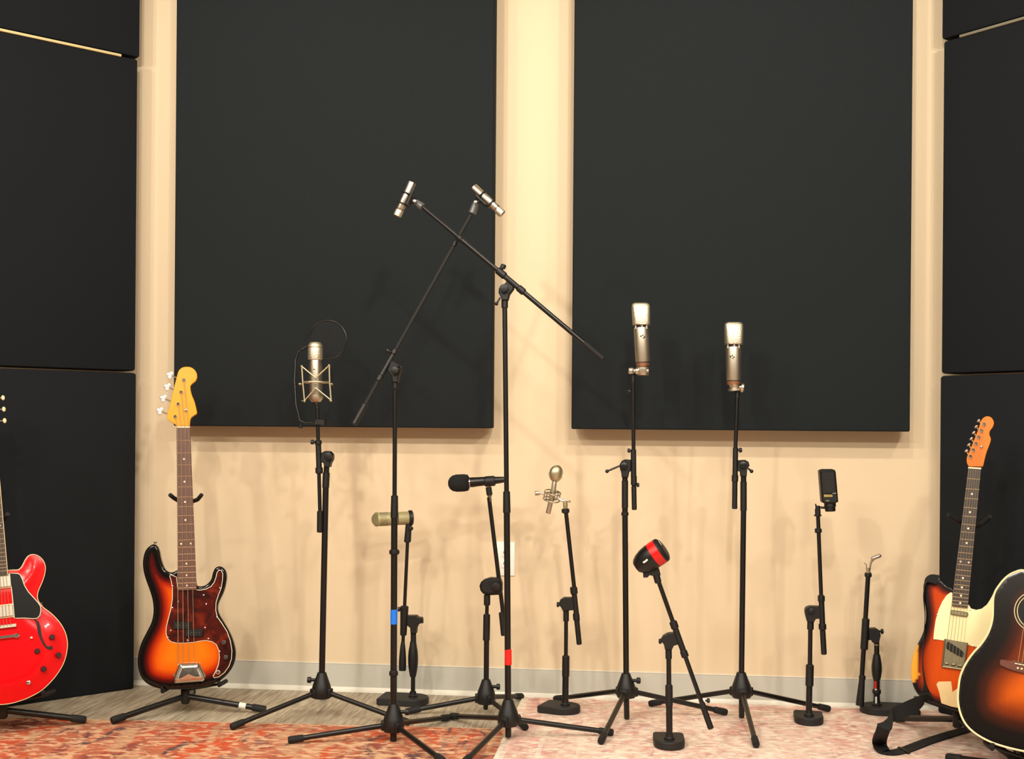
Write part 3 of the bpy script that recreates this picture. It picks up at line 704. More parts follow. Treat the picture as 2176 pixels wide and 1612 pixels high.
# ============================================================ microphones
def mic(name, label, cat, c, Y, group='microphones'):
    p = P(*c, Y); return thing(name, label, cat, (p.x, p.y, p.z), group)
def lat(root, name, a, b, prof, Y, mat, n=28, sq=1.0, Yb=None, up=None):
    """turned piece between two pixels; prof = (fraction, width in px)"""
    p, q = P(*a, Y), P(*b, Y if Yb is None else Yb); k = SC((p.x + q.x) / 2, Y); l = (q - p).length
    return MB().lathe(p, q - p, [(t * l, w * k / 2) for t, w in prof], n, sq=sq, up=up).build(name, mat, root)
def mesh_mat(name, col, metal=1.0):
    m, N, L, b = newmat(name); tc = N.new('ShaderNodeTexCoord'); v = N.new('ShaderNodeTexVoronoi'); v.inputs['Scale'].default_value = 260
    L.new(tc.outputs['Object'], v.inputs['Vector'])
    c = s2l(col); mx = N.new('ShaderNodeMix'); mx.data_type = 'RGBA'
    mx.inputs[6].default_value = tuple(x * 0.45 for x in c) + (1,); mx.inputs[7].default_value = c + (1,)
    mr = N.new('ShaderNodeMapRange'); mr.inputs['From Max'].default_value = 0.45; L.new(v.outputs['Distance'], mr.inputs['Value']); L.new(mr.outputs[0], mx.inputs[0])
    L.new(mx.outputs[2], b.inputs['Base Color']); b.inputs['Metallic'].default_value = metal; b.inputs['Roughness'].default_value = 0.5
    bp = N.new('ShaderNodeBump'); bp.inputs['Strength'].default_value = 0.6; bp.inputs['Distance'].default_value = 0.001
    L.new(v.outputs['Distance'], bp.inputs['Height']); L.new(bp.outputs[0], b.inputs['Normal'])
mesh_mat('grille', (222, 212, 188)); mesh_mat('grille_dark', (34, 33, 32), 0.4); mesh_mat('grille_olive', (150, 142, 104), 0.3)
# --- wire-caged microphone, its shock mount and the pop filter
YM = YA2
m1 = mic('condenser_microphone', 'silver tube microphone held in the wire cage mount', 'microphone', (671, 852), YM)
lat(m1, 'top_cap', (670, 738), (670, 727), [(0, 30), (.35, 31), (.7, 27), (1, 20)], YM, 'grille')
lat(m1, 'capsule_band', (670, 740), (670, 736), [(0, 29), (1, 29)], YM, 'slot_dark')
lat(m1, 'grille', (670, 764), (670, 738.5), [(0, 31), (.04, 31.5), (.96, 31), (1, 30)], YM, 'grille')
lat(m1, 'body', (671.5, 842), (670.2, 763), [(0, 27.5), (.02, 28), (.97, 27), (1, 26)], YM, 'nickel')
lat(m1, 'base_ring', (671.7, 854), (671.5, 840), [(0, 18), (.25, 24), (.6, 31), (1, 31)], YM, 'nickel_satin')
p = P(671, 785, YM); MB().box(p + Vector((0, -0.0235, 0)), (0.006, 0.001, 0.003)).build('name_mark', 'slot_dark', m1)
sm_ = mic('shock_mount', 'champagne wire cage shock mount around the tube microphone', 'shock mount', (672, 856), YM, 'shock mounts')
k = SC(p.x, YM)
for yo in (-0.034, 0.034):
    Yf = YM + yo; q = lambda x, y: P(x, y, Yf)
    fr = MB().path([q(641, 778), q(643.5, 815), q(647, 852)], 1.7 * k, 8); fr.path([q(699.5, 776), q(700.5, 813), q(703.5, 851)], 1.9 * k, 8)
    cage = fr.build('cage_frame', 'champagne', sm_)
    for nm, pts in (('cage_band', [(641, 778), (671, 803), (699.5, 776)]), ('cage_band', [(647, 851), (671, 824), (703.5, 850)])):
        MB().path([q(*pts[0]), q(*on(pts[0], pts[1], .94)), q(*pts[1]), q(*on(pts[2], pts[1], .94)), q(*pts[2])], 1.5 * k, 8).build(nm, 'champagne', cage)
    for x, y in ((641, 778), (699.5, 776), (647, 852), (703.5, 851)): MB().ell(q(x, y), (2.7 * k,) * 3, 10, 8).build('corner_post', 'champagne', cage)
for sx in (-1, 1):
    for y in (778, 851): MB().tube(P(671.5 + sx * 29.5, y, YM - 0.034), P(671.5 + sx * 29.5, y, YM + 0.034), 1.3 * k).build('cross_bar', 'champagne', sm_)
    knob(sm_, 'side_bolt', (671.5 + sx * 29, 816), YM, 3.2, RIGHT * sx, 0.013, 'aged_metal')
MB().ring(P(672, 812, YM), (0, 0, 1), 27.5 * k, 1.9 * k, 36, 8).build('clamp_ring', 'champagne', sm_)
MB().tube(P(672, 853, YM), P(673, 861, YM), 7 * k).build('mount_stud', 'black_plastic', sm_)
pf = mic('pop_filter', 'thin round pop filter hoop beside the caged microphone', 'pop filter', (676, 897), YM, None)
YP = YM + 0.075
hoop = P(696.5, 722, YP); kp = SC(hoop.x, YP)
MB().ring(hoop, (0.05, 1, 0), 41 * kp, 1.7 * kp, 56, 8).build('hoop', 'black_steel', pf)
m, N, L, b = newmat('nylon_mesh'); b.inputs['Base Color'].default_value = (0.012, 0.012, 0.012, 1); b.inputs['Alpha'].default_value = 0.25; b.inputs['Roughness'].default_value = 0.9
MB().lathe(hoop - Vector((0, 0.0004, 0)), (0.05, 1, 0), [(0, 40.5 * kp), (0.0008, 40.5 * kp)], 48).build('nylon_screen', 'nylon_mesh', pf)
MB().path([P(672, 897, YM + 0.02), P(650, 899, YM + 0.03), P(637, 893, YM + 0.03), P(629, 860, YM + 0.04), P(626, 810, YM + 0.055), P(628, 765, YM + 0.07), P(634, 747, YP), P(645, 741, YP), P(656, 733, YP)], 2.2 * kp, 10).build('gooseneck', 'black_steel', pf)
MB().tube(P(641, 743, YP), P(654, 735, YP), 3.6 * kp).build('hoop_clip', 'black_steel', pf)
cl = plate(pf, 'clamp', [(668, 890), (690, 890), (690, 903), (668, 903)], YM, 0.03)
knob(pf, 'clamp_screw', (639, 899), YM + 0.03, 4.5, -UP, 0.018)
# --- two slim pencil microphones on the booms
def pencil(label, a, b, clip, Y, cage):
    r = mic('pencil_microphone', label, 'microphone', on(a, b, 0.5), Y, 'pencil microphones')
    body = lat(r, 'body', a, b, [(0, 15), (.02, 17), (.98, 17), (1, 15)], Y, 'nickel')
    lat(r, 'capsule_head', on(a, b, -.005), on(a, b, .17), [(0, 14), (.08, 17.5), (.95, 17.5), (1, 17)], Y, 'grille')
    lat(r, 'seam_ring', on(a, b, .2), on(a, b, .215), [(0, 17.8), (1, 17.8)], Y, 'slot_dark')
    h = mic('shock_mount', label.replace('slim silver pencil microphone', 'black cradle mount of the pencil microphone'), 'shock mount', on(a, b, .45), Y, 'shock mounts')
    for t in cage: lat(h, 'elastic_ring', on(a, b, t), on(a, b, t + .045), [(0, 21), (.3, 24), (.7, 24), (1, 21)], Y, 'black_plastic')
    p, q = P(*on(a, b, cage[0]), Y), P(*on(a, b, cage[1] + .04), Y); kk = SC(p.x, Y)
    dn = (P(*clip[0], Y) - (p + q) / 2).normalized()
    for s in (-1, 1): MB().tube(p + dn * 12 * kk + Vector((0, s * 0.014, 0)), q + dn * 12 * kk + Vector((0, s * 0.014, 0)), 3.2 * kk).build('cradle_rail', 'black_plastic', h)
    MB().tube((p + q) / 2 + dn * 13 * kk, P(*clip[0], Y), 5.5 * kk).build('swivel_stem', 'black_plastic', h)
    MB().tube(P(*clip[0], Y), P(*clip[1], Y), 6.5 * kk, 8.5 * kk).build('thread_socket', 'clear_grey', h)
    knob(h, 'swivel_screw', clip[0], Y - 0.01, 3.5, (0, -1, 0), 0.01, 'nickel'); return r
pencil('slim silver pencil microphone on the red-taped boom, pointing down left', (844, 459), (876, 387), ((882, 428), (898, 440)), YC2, (.34, .64))
pencil('slim silver pencil microphone on the blue-taped boom, pointing down right', (1068, 455), (1006, 397), ((1011, 430), (1003, 454)), YBT, (.36, .68))
# --- two silver side-address microphones
def side_mic(label, head, body, Y, knobs, tilt):
    (hx0, hx1, hy0, hy1), (bx, by) = head, body
    r = mic('condenser_microphone', label, 'microphone', (bx[1], by[1] + 24), Y, 'silver side-address microphones')
    cxh = (hx0 + hx1) / 2; W = hx1 - hx0
    top, bot = (cxh, hy0), (cxh + tilt * (hy1 - hy0), hy1)
    p, q = P(*bot, Y), P(*top, Y); kk = SC(p.x, Y); l = (q - p).length; ax = (q - p).normalized()
    # grille: rounded box narrowing front to back like a wedge, domed top
    mb = MB(); rows = []; n = 28
    u = RIGHT; v = Vector((-u.y, u.x, 0))
    for t, s, dp in ((0, .92, .96), (.06, .94, 1), (.5, .985, .86), (.8, 1.0, .66), (.9, .97, .55), (.96, .86, .44), (1.0, .64, .30)):
        row = []
        for i in range(n):
            an = 2 * math.pi * i / n; e = 0.55
            cx_ = math.copysign(abs(math.cos(an)) ** e, math.cos(an)); sx_ = math.copysign(abs(math.sin(an)) ** 0.7, math.sin(an))
            row.append(p + ax * (l * t) + u * (cx_ * W * kk / 2 * s) + v * (sx_ * W * kk / 2 * 0.9 * dp))
        rows.append(row)
    vs = [x for rr in rows for x in rr]; fs = []
    for i in range(len(rows) - 1):
        for j in range(n): fs.append((i * n + j, i * n + (j + 1) % n, (i + 1) * n + (j + 1) % n, (i + 1) * n + j))
    fs += [tuple(range(n))[::-1], tuple((len(rows) - 1) * n + j for j in range(n))]
    mb.add(vs, fs); mb.build('grille', 'grille', r)
    rim = MB(); 
    for t in (0.03,):
        rim.path([p + ax * (l * t) + u * (math.copysign(abs(math.cos(2 * math.pi * i / 40)) ** .55, math.cos(2 * math.pi * i / 40)) * W * kk / 2 * .96) + v * (math.copysign(abs(math.sin(2 * math.pi * i / 40)) ** .7, math.sin(2 * math.pi * i / 40)) * W * kk / 2 * .9) for i in range(40)], 1.3 * kk, 6, True)
    rim.build('grille_frame', 'nickel', r)
    lat(r, 'neck_gap', (bx[0], by[0] + 7), (bx[0], hy1 - 1), [(0, W * .74), (1, W * .74)], Y, 'slot_dark')
    for s in (-1, 0.15, 1): MB().box(P(bx[0] + s * W * .30, hy1 + 3, Y - math.sqrt(max(0.0, 1 - (s * .62) ** 2)) * W * .36 * kk), (3 * kk, 3 * kk, 9 * kk)).build('neck_post', 'nickel', r)
    lat(r, 'body', (bx[1], by[1]), (bx[0], by[0] + 4), [(0, W * .76), (.02, W * .79), (.97, W * .83), (1, W * .80)], Y, 'nickel_satin')
    lat(r, 'base_ring', (bx[1] + .3, by[1] + 9), (bx[1], by[1] + 1), [(0, W * .62), (.2, W * .72), (1, W * .76)], Y, 'copper_ring')
    lat(r, 'seam', (bx[1], by[1] + 2), (bx[1], by[1] - 1), [(0, W * .765), (1, W * .765)], Y, 'slot_dark')
    lg = knobs['logo']; z = Y - W * .405 * kk
    for dx, dy, a in ((-4, 0, 3), (0, -2, 2.6), (3.6, 1.5, 3), (1, 4, 2.2)): MB().box(P(lg[0] + dx, lg[1] + dy, z), (a * kk, 0.0016, a * kk), Matrix.Rotation(0.6, 3, 'Y')).build('emblem', 'slot_dark', r)
    return r, kk
r, kk = side_mic('silver side-address microphone with the taller grille, slightly leaning, on the lever stand', (1342, 1381, 643, 691), ((1362.5, 1366), (692, 769)), YD2, {'logo': (1366, 714)}, 0.03)
lat(r, 'swivel_yoke', (1366, 797), (1366, 777), [(0, 26), (.3, 31), (.8, 30), (1, 22)], YD2, 'nickel')
lat(r, 'swivel_bar', (1340, 787.5), (1378, 787.5), [(0, 15), (.1, 15), (.2, 9), (1, 9)], YD2 - 0.014, 'nickel')
lat(r, 'swivel_knob', (1335, 787.5), (1346, 787.5), [(0, 10), (.2, 14), (.8, 14), (1, 11)], YD2 - 0.014, 'nickel')
lat(r, 'swivel_knob', (1350, 788), (1358, 788), [(0, 11), (.2, 14), (.8, 14), (1, 11)], YD2 - 0.014, 'nickel')
r, kk = side_mic('silver side-address microphone standing upright with a butterfly screw at its foot', (1539.5, 1579, 684, 732), ((1558.5, 1559), (733, 808)), YE2, {'logo': (1556, 757)}, 0.0)
lat(r, 'swivel_yoke', (1561, 830), (1560, 814), [(0, 27), (.25, 27), (.4, 20), (.8, 22), (1, 28)], YE2, 'nickel_satin')
lat(r, 'butterfly_screw', (1571, 822), (1582, 824), [(0, 8), (.3, 8), (.35, 20), (.8, 20), (1, 14)], YE2 - 0.012, 'nickel', 12)
# --- level olive microphone
r = mic('condenser_microphone', 'olive cylinder microphone lying level behind the blue-taped stand', 'microphone', (840, 1116), YF2)
lat(r, 'body', (803, 1103), (874, 1100), [(0, 29), (.96, 28), (1, 25)], YF2 - 0.03, 'olive_metal', 32, Yb=YF2 + 0.005)
lat(r, 'grille', (803, 1103), (799, 1103.1), [(0, 29), (.6, 31), (1, 29)], YF2 - 0.03, 'olive_metal', 32, Yb=YF2 - 0.036)
lat(r, 'front_screen', (801, 1103), (797.5, 1103.1), [(0, 27), (1, 24)], YF2 - 0.034, 'grille_olive', 32, Yb=YF2 - 0.041)
lat(r, 'side_grille', (806, 1103), (824, 1102.2), [(0, 29.4), (1, 29.4)], YF2 - 0.0285, 'grille_olive', 32, Yb=YF2 - 0.019)
lat(r, 'seam', (843, 1101.2), (844.5, 1101.2), [(0, 29), (1, 29)], YF2 - 0.012, 'slot_dark', 32, Yb=YF2 - 0.011)
h = mic('microphone_clip', 'black ring clip at the rear end of the olive microphone', 'microphone clip', (866, 1150), YF2, None)
lat(h, 'clip_ring', (868, 1100.2), (877, 1099.8), [(0, 30), (.2, 33), (.8, 33), (1, 27)], YF2, 'black_plastic', 28, Yb=YF2 + 0.006)
seg(h, 'clip_stem', (869, 1106), (866, 1150), 13, YF2, 'black_plastic', w2=15); seg(h, 'thread_collar', (866, 1146), (866, 1152), 15, YF2, 'black_plastic')
knob(h, 'clip_screw', (872, 1122), YF2 - 0.006, 4.5, (0.6, -1, 0), 0.012)
# --- foam-topped handheld microphone
YGm = YG2 + 0.03
r = mic('handheld_microphone', 'black handheld microphone with a foam ball pointing left', 'microphone', (1040, 1040), YGm)
lat(r, 'foam_windscreen', (997, 1025), (953, 1027), [(0, 24), (.06, 34), (.25, 37), (.6, 37), (.8, 33), (.93, 24), (1, 12)], YGm, 'foam', 24)
lat(r, 'silver_band', (994, 1025), (1008, 1024), [(0, 21), (1, 21)], YGm, 'black_steel')
lat(r, 'blue_ring', (998, 1024.8), (1000, 1024.7), [(0, 21.6), (1, 21.6)], YGm, 'chrome')
lat(r, 'handle', (1006, 1024), (1073, 1018.5), [(0, 20.5), (.5, 18), (.95, 13), (1, 11)], YGm, 'black_steel')
h = mic('microphone_clip', 'black clip under the foam-topped handheld microphone', 'microphone clip', (1040, 1056), YGm, None)
lat(h, 'clip_sleeve', (1030, 1023), (1052, 1021), [(0, 20), (.1, 22.5), (.9, 22), (1, 19)], YGm, 'black_plastic')
seg(h, 'clip_stem', (1038, 1034), (1040.5, 1052), 13, YGm, 'black_plastic'); seg(h, 'thread_insert', (1040, 1049), (1041, 1055), 10, YGm, 'aged_metal')
# --- round-headed ribbon microphone in a spider mount
r = mic('ribbon_microphone', 'champagne microphone with an egg-shaped head on a thin neck', 'microphone', (1166, 1090), YH2)
c = P(1181.5, 1006, YH2); kk = SC(c.x, YH2)
MB().ell(c, (15 * kk, 12 * kk, 18.5 * kk), 28, 18, Matrix.Rotation(0.18, 3, 'Y') @ Matrix.Rotation(0.35, 3, 'Z')).build('head', 'champagne', r)
MB().ring(c, (math.cos(1.2), -math.sin(1.2), 0.15), 16.0 * kk, 0.9 * kk, 40, 6, 0.84).build('head_seam', 'nickel_satin', r)
lat(r, 'top_pin', (1182, 990), (1183.5, 986), [(0, 6), (1, 3)], YH2, 'champagne', 10)
lat(r, 'neck', (1176, 1042), (1178.5, 1022), [(0, 11), (.85, 10.5), (1, 9)], YH2, 'nickel_satin')
lat(r, 'body', (1170.5, 1066), (1176, 1040), [(0, 13), (1, 13)], YH2, 'champagne')
lat(r, 'tail', (1164.5, 1090.5), (1170, 1067), [(0, 10), (.05, 11), (1, 11)], YH2, 'nickel_satin')
h = mic('shock_mount', 'small silver spider mount under the egg-shaped microphone head', 'shock mount', (1202, 1081), YH2, 'shock mounts')
ax = (P(1176, 1040, YH2) - P(1170.5, 1066, YH2)).normalized()
for t, R in (((1174.5, 1046), 17.5), ((1171.5, 1061), 17.5)): MB().ring(P(*t, YH2), ax + Vector((0, -0.25, 0)), R * kk, 1.5 * kk, 28, 8).build('outer_ring', 'nickel', h)
for i in range(6):
    a_ = 2 * math.pi * i / 6 + 0.3; o1 = Vector((math.cos(a_), math.sin(a_), 0))
    MB().tube(P(1174.5, 1046, YH2) + o1 * 17 * kk, P(1171.5, 1061, YH2) + o1 * 17 * kk, 1.4 * kk).build('cage_bar', 'nickel', h)
    for t in ((1174.5, 1046), (1171.5, 1061)): MB().tube(P(*t, YH2) + o1 * 6 * kk, P(*t, YH2) + o1 * 17 * kk, 0.8 * kk, n=6).build('elastic_cord', 'rubber', h)
lat(h, 'side_knob', (1137, 1048), (1147, 1047), [(0, 9), (.1, 10), (1, 10)], YH2, 'nickel', 14); lat(h, 'knob_stem', (1146, 1047), (1158, 1050), [(0, 4), (1, 4)], YH2, 'nickel', 10)
MB().path([P(1187, 1059, YH2), P(1193, 1063, YH2), P(1199, 1064, YH2), P(1201, 1068, YH2)], 2.6 * kk, 8).build('mount_arm', 'nickel', h)
lat(h, 'thread_socket', (1201.7, 1082), (1201.2, 1064), [(0, 9), (.3, 9), (.35, 10.5), (1, 10)], YH2, 'champagne', 16)
lat(h, 'wing_screw', (1203, 1063), (1213, 1066), [(0, 4), (.6, 4), (.65, 6), (1, 3)], YH2 - 0.006, 'champagne', 10)
# --- red-banded drum microphone
r = mic('drum_microphone', 'stubby black drum microphone with a red band, tipped up', 'microphone', (1397, 1225), YI2)
a0, a1 = (1352, 1205), (1407, 1167)
lat(r, 'body', a0, on(a0, a1, .66), [(0, 24), (.1, 34), (.3, 44), (.6, 52), (.9, 55), (1, 55)], YI2, 'black_steel', 32, Yb=YI2 - 0.006)
lat(r, 'red_band', on(a0, a1, .66), on(a0, a1, .93), [(0, 55.5), (.5, 56), (1, 55.5)], YI2 - 0.006, 'red_ring', 32, Yb=YI2 - 0.008)
lat(r, 'front_grille', on(a0, a1, .93), on(a0, a1, 1.07), [(0, 55), (.5, 54), (.8, 48), (1, 40)], YI2 - 0.008, 'grille_dark', 32, Yb=YI2 - 0.010)
lat(r, 'grille_badge', (1398, 1149), (1404, 1158), [(0, 8), (1, 8)], YI2 - 0.012, 'nickel', 10)
pb = P(1371, 1192, YI2 - 0.046)
for dx, dz in ((-0.004, -0.003), (0.001, 0.0), (0.005, 0.004)): MB().box(pb + Vector((dx, 0, dz)), (0.006, 0.002, 0.0055), Matrix.Rotation(-0.6, 3, 'Y')).build('emblem', 'white_tape', r)
plate(r, 'mount_bracket', [(1366, 1214), (1380, 1212), (1394, 1198), (1401, 1210), (1404, 1222), (1390, 1224), (1380, 1222), (1376, 1227), (1367, 1227)], YI2, 0.022)
seg(r, 'swivel_socket', (1392, 1212), (1399, 1238), 15, YI2, 'black_plastic')
# --- black side-address microphone
r = mic('condenser_microphone', 'black side-address microphone with a rounded rectangular grille, right of the silver pair', 'microphone', (1765, 1088), YJ2)
kk = SC(P(1762, 1040, YJ2).x, YJ2); T = 34 * kk
out = [(1742, 1001), (1744, 999), (1750, 997), (1771, 997), (1775, 999), (1776.5, 1003), (1782, 1066), (1778, 1067.5), (1776, 1070), (1751, 1069), (1747, 1067)]
bd = plate(r, 'body', out, YJ2, T, 'black_plastic', 0.006)
plate(r, 'grille', [(1746, 1003), (1772, 1001), (1776, 1047), (1749, 1049)], YJ2 - T * 0.5, 0.008, 'grille_dark', 0.002)
MB().tube(P(1769, 1048, YJ2 - T * .52), P(1777, 1047.5, YJ2 - T * .52), 0.0012).build('trim_line', 'nickel', r)
for i, (x0, x1) in enumerate(((1751, 1753.5), (1754.5, 1756.5), (1757.5, 1760), (1761, 1763), (1764, 1766), (1767, 1768.5))):
    plate(r, 'gold_lettering', [(x0, 1050.5), (x1, 1050.3), (x1 + .3, 1055.3), (x0 + .3, 1055.5)], YJ2 - T * 0.505, 0.003, 'gold_print', 0)
lat(r, 'base', (1764.5, 1086), (1763.5, 1068), [(0, 20), (.1, 22), (.5, 22), (.6, 25), (1, 24)], YJ2, 'black_plastic')
MB().box(P(1758.5, 1063.5, YJ2 - T * .5), (7 * kk, 0.002, 2.2 * kk)).build('switch', 'nickel', r)
h = mic('microphone_bracket', 'small black bracket joining the black side-address microphone to its boom', 'bracket', (1738, 1092), YJ2, None)
seg(h, 'bracket_post', (1737.5, 1074), (1737.8, 1096), 10, YJ2, 'black_plastic'); seg(h, 'bracket_arm', (1736, 1077), (1757, 1079), 5, YJ2, 'black_steel')
seg(h, 'post_flange', (1737.8, 1093), (1737.8, 1096.5), 16, YJ2, 'black_plastic'); seg(h, 'wing_screw', (1734, 1075), (1733, 1070), 3, YJ2, 'black_steel')
# --- bare silver clip
h = mic('microphone_clip', 'bare bent silver microphone clip without a microphone', 'microphone clip', (1845, 1216), YK2, None)
kk = SC(P(1845, 1200, YK2).x, YK2)
lat(h, 'thread_socket', (1845, 1218), (1844.8, 1206), [(0, 12), (.3, 12), (.4, 9), (1, 9)], YK2, 'nickel', 16)
for x in (1841, 1849): MB().path([P(x, 1210, YK2), P(x, 1199, YK2)], 1.4 * kk, 8).build('fork', 'nickel', h)
MB().path([P(1848, 1208, YK2), P(1850, 1197, YK2), P(1853, 1190, YK2), P(1857, 1185, YK2)], [2 * kk, 2 * kk, 3 * kk, 5 * kk], 10).build('bent_arm', 'nickel', h)
lat(h, 'clip_shell', (1851, 1187), (1872, 1179), [(0, 8), (.1, 12), (.6, 13), (.9, 12), (1, 8)], YK2 - 0.01, 'nickel', 20, sq=0.7)
seg(h, 'wing_screw', (1842, 1199), (1836, 1196), 3, YK2, 'nickel')
# ============================================================ guitars
class Plane:
    """a leaning guitar's front plane; pixels traced from its front are brought to local x (right) and z (up the neck)"""
    def __init__(s, name, label, cat, px, py, Y, lean, yaw=0.0):
        s.loc = P(px, py, Y); s.rot = Euler((-math.radians(lean), 0, math.radians(yaw)), 'XYZ'); s.M = s.rot.to_matrix()
        s.root = thing(name, label, cat, s.loc, 'guitars', s.rot); s.inv = s.M.transposed(); s.n = s.M @ Vector((0, -1, 0))
    def __call__(s, px, py, y=0.0):
        o = s.loc + s.M @ Vector((0, y, 0)); d = ray(px, py)
        t = (o - CAM).dot(s.n) / d.dot(s.n); q = s.inv @ (CAM + d * t - s.loc); return Vector((q.x, q.z))
    def w(s, x, y, z): return s.loc + s.M @ Vector((x, y, z))
def catmull(pts, sub=6, closed=True):
    n = len(pts); out = []
    for i in range(n if closed else n - 1):
        p0, p1, p2, p3 = (pts[(i + k) % n] if closed else pts[max(0, min(n - 1, i + k))] for k in (-1, 0, 1, 2))
        for j in range(sub):
            t = j / sub; out.append(0.5 * ((2 * p1) + (p2 - p0) * t + (2 * p0 - 5 * p1 + 4 * p2 - p3) * t * t + (3 * p1 - p0 - 3 * p2 + p3) * t ** 3))
    if not closed: out.append(pts[-1])
    return out
def resample(pts, step):
    n = len(pts); L = [(pts[(i + 1) % n] - pts[i]).length for i in range(n)]; tot = sum(L); m = max(8, int(tot / step)); out = []; i = 0; acc = 0.0
    for k in range(m):
        d = tot * k / m
        while acc + L[i] < d: acc += L[i]; i += 1
        out.append(pts[i].lerp(pts[(i + 1) % n], (d - acc) / max(L[i], 1e-9)))
    return out
def ccw(pts):
    a = sum(pts[i].x * pts[(i + 1) % len(pts)].y - pts[(i + 1) % len(pts)].x * pts[i].y for i in range(len(pts)))
    return pts if a > 0 else pts[::-1]
def inset(pts, d):
    out = []; n = len(pts)
    for i in range(n):
        t = (pts[(i + 1) % n] - pts[i - 1]).normalized(); out.append(pts[i] + Vector((-t.y, t.x)) * d)
    return out
def segdist(p, poly):
    best = 9.0
    for i in range(len(poly)):
        a, b = poly[i - 1], poly[i]; ab = b - a; t = max(0, min(1, (p - a).dot(ab) / max(ab.length_squared, 1e-12)))
        d = (a + ab * t - p).length_squared
        if d < best: best = d
    return math.sqrt(best)
def inpoly(p, poly):
    r = False; n = len(poly)
    for i in range(n):
        a, b = poly[i - 1], poly[i]
        if (a.y > p.y) != (b.y > p.y) and p.x < (b.x - a.x) * (p.y - a.y) / (b.y - a.y) + a.x: r = not r
    return r
def guitar_body(name, outline, thick, rnd, mat, parent, span=0.1, arch=0.0, y0=0.0, step=0.006, grid=0.011, wear=None, smooth=True):
    o = ccw(resample(catmull(outline) if smooth else outline, step)); n = len(o)
    rings = []
    for k in range(5):
        a = math.pi / 2 * k / 4; rings.append((rnd * (1 - math.sin(a)), rnd * (1 - math.cos(a))))
    rings += [(i, thick - y) for i, y in rings[::-1]]
    vs = []; fs = []; bu = []; lim = []
    for ins, y in rings:
        for p in inset(o, ins): vs.append((p.x, y0 + y, p.y)); bu.append(ins / span)
    for i in range(len(rings) - 1):
        for k in range(n):
            k2 = (k + 1) % n; fs.append((i * n + k, i * n + k2, (i + 1) * n + k2, (i + 1) * n + k))
    cap = inset(o, rnd); xs = [p.x for p in cap]; zs_ = [p.y for p in cap]; inner = []
    x = min(xs)
    row = 0
    while x < max(xs):
        z = min(zs_) + (grid / 2 if row % 2 else 0)
        while z < max(zs_):
            q = Vector((x, z))
            if inpoly(q, cap) and segdist(q, cap) > grid * 0.45: inner.append(q)
            z += grid
        x += grid * 0.87; row += 1
    R = delaunay_2d_cdt(cap + inner, [], [list(range(n))], 1, 1e-6)
    base = len(vs)
    for q in R[0]:
        q = Vector((q[0], q[1])); d = segdist(q, o); t = min(1, d / 0.075)
        vs.append((q.x, y0 - arch * (t * t * (3 - 2 * t)), q.y)); bu.append(min(1, d / span))
    for f in R[2]:
        a, b_, c = (Vector((vs[base + i][0], vs[base + i][2])) for i in f)
        fl_ = (b_ - a).x * (c - a).y - (b_ - a).y * (c - a).x > 0
        fs.append(tuple(base + i for i in (f if fl_ else f[::-1])))
    R2 = delaunay_2d_cdt(cap, [], [list(range(n))], 1, 1e-6); base = len(vs)
    for q in R2[0]: vs.append((q[0], y0 + thick, q[1])); bu.append(rnd / span)
    for f in R2[2]:
        a, b_, c = (Vector((vs[base + i][0], vs[base + i][2])) for i in f)
        fl_ = (b_ - a).x * (c - a).y - (b_ - a).y * (c - a).x < 0
        fs.append(tuple(base + i for i in (f if fl_ else f[::-1])))
    me = bpy.data.meshes.new(name); me.from_pydata(vs, [], fs)
    at = me.attributes.new('burst', 'FLOAT', 'POINT')
    for i, v in enumerate(bu): at.data[i].value = v
    if wear:
        aw = me.attributes.new('wear', 'FLOAT', 'POINT')
        for i, v in enumerate(vs): aw.data[i].value = 1.0 if any(inpoly(Vector((v[0], v[2])), w_) for w_ in wear) else 0.0
    bm = bmesh.new(); bm.from_mesh(me); bmesh.ops.remove_doubles(bm, verts=bm.verts, dist=1e-5)
    bmesh.ops.recalc_face_normals(bm, faces=bm.faces); bm.to_mesh(me); bm.free()
    for p in me.polygons: p.use_smooth = True
    me.set_sharp_from_angle(angle=math.radians(42)); me.materials.append(MATS[mat])
    ob = bpy.data.objects.new(name, me); C.objects.link(ob); ob.parent = parent; ORG[ob.name] = Vector(); return ob, o
def lp(root, name, pts, y0, y1, mat, bev=0.0, smooth=0):
    """flat local piece: outline in (x, z), from y0 (front) to y1 (back)"""
    if smooth: pts = catmull(pts, smooth)
    return MB().prism([Vector((p.x, y0, p.y)) for p in pts], (0, y1 - y0, 0), bev).build(name, mat, root)
def L3(p, y): return Vector((p.x, y, p.y))
def rect(c, ux, hw, hh):
    ux = ux.normalized(); uz = Vector((-ux.y, ux.x)); return [c - ux * hw - uz * hh, c + ux * hw - uz * hh, c + ux * hw + uz * hh, c - ux * hw + uz * hh]
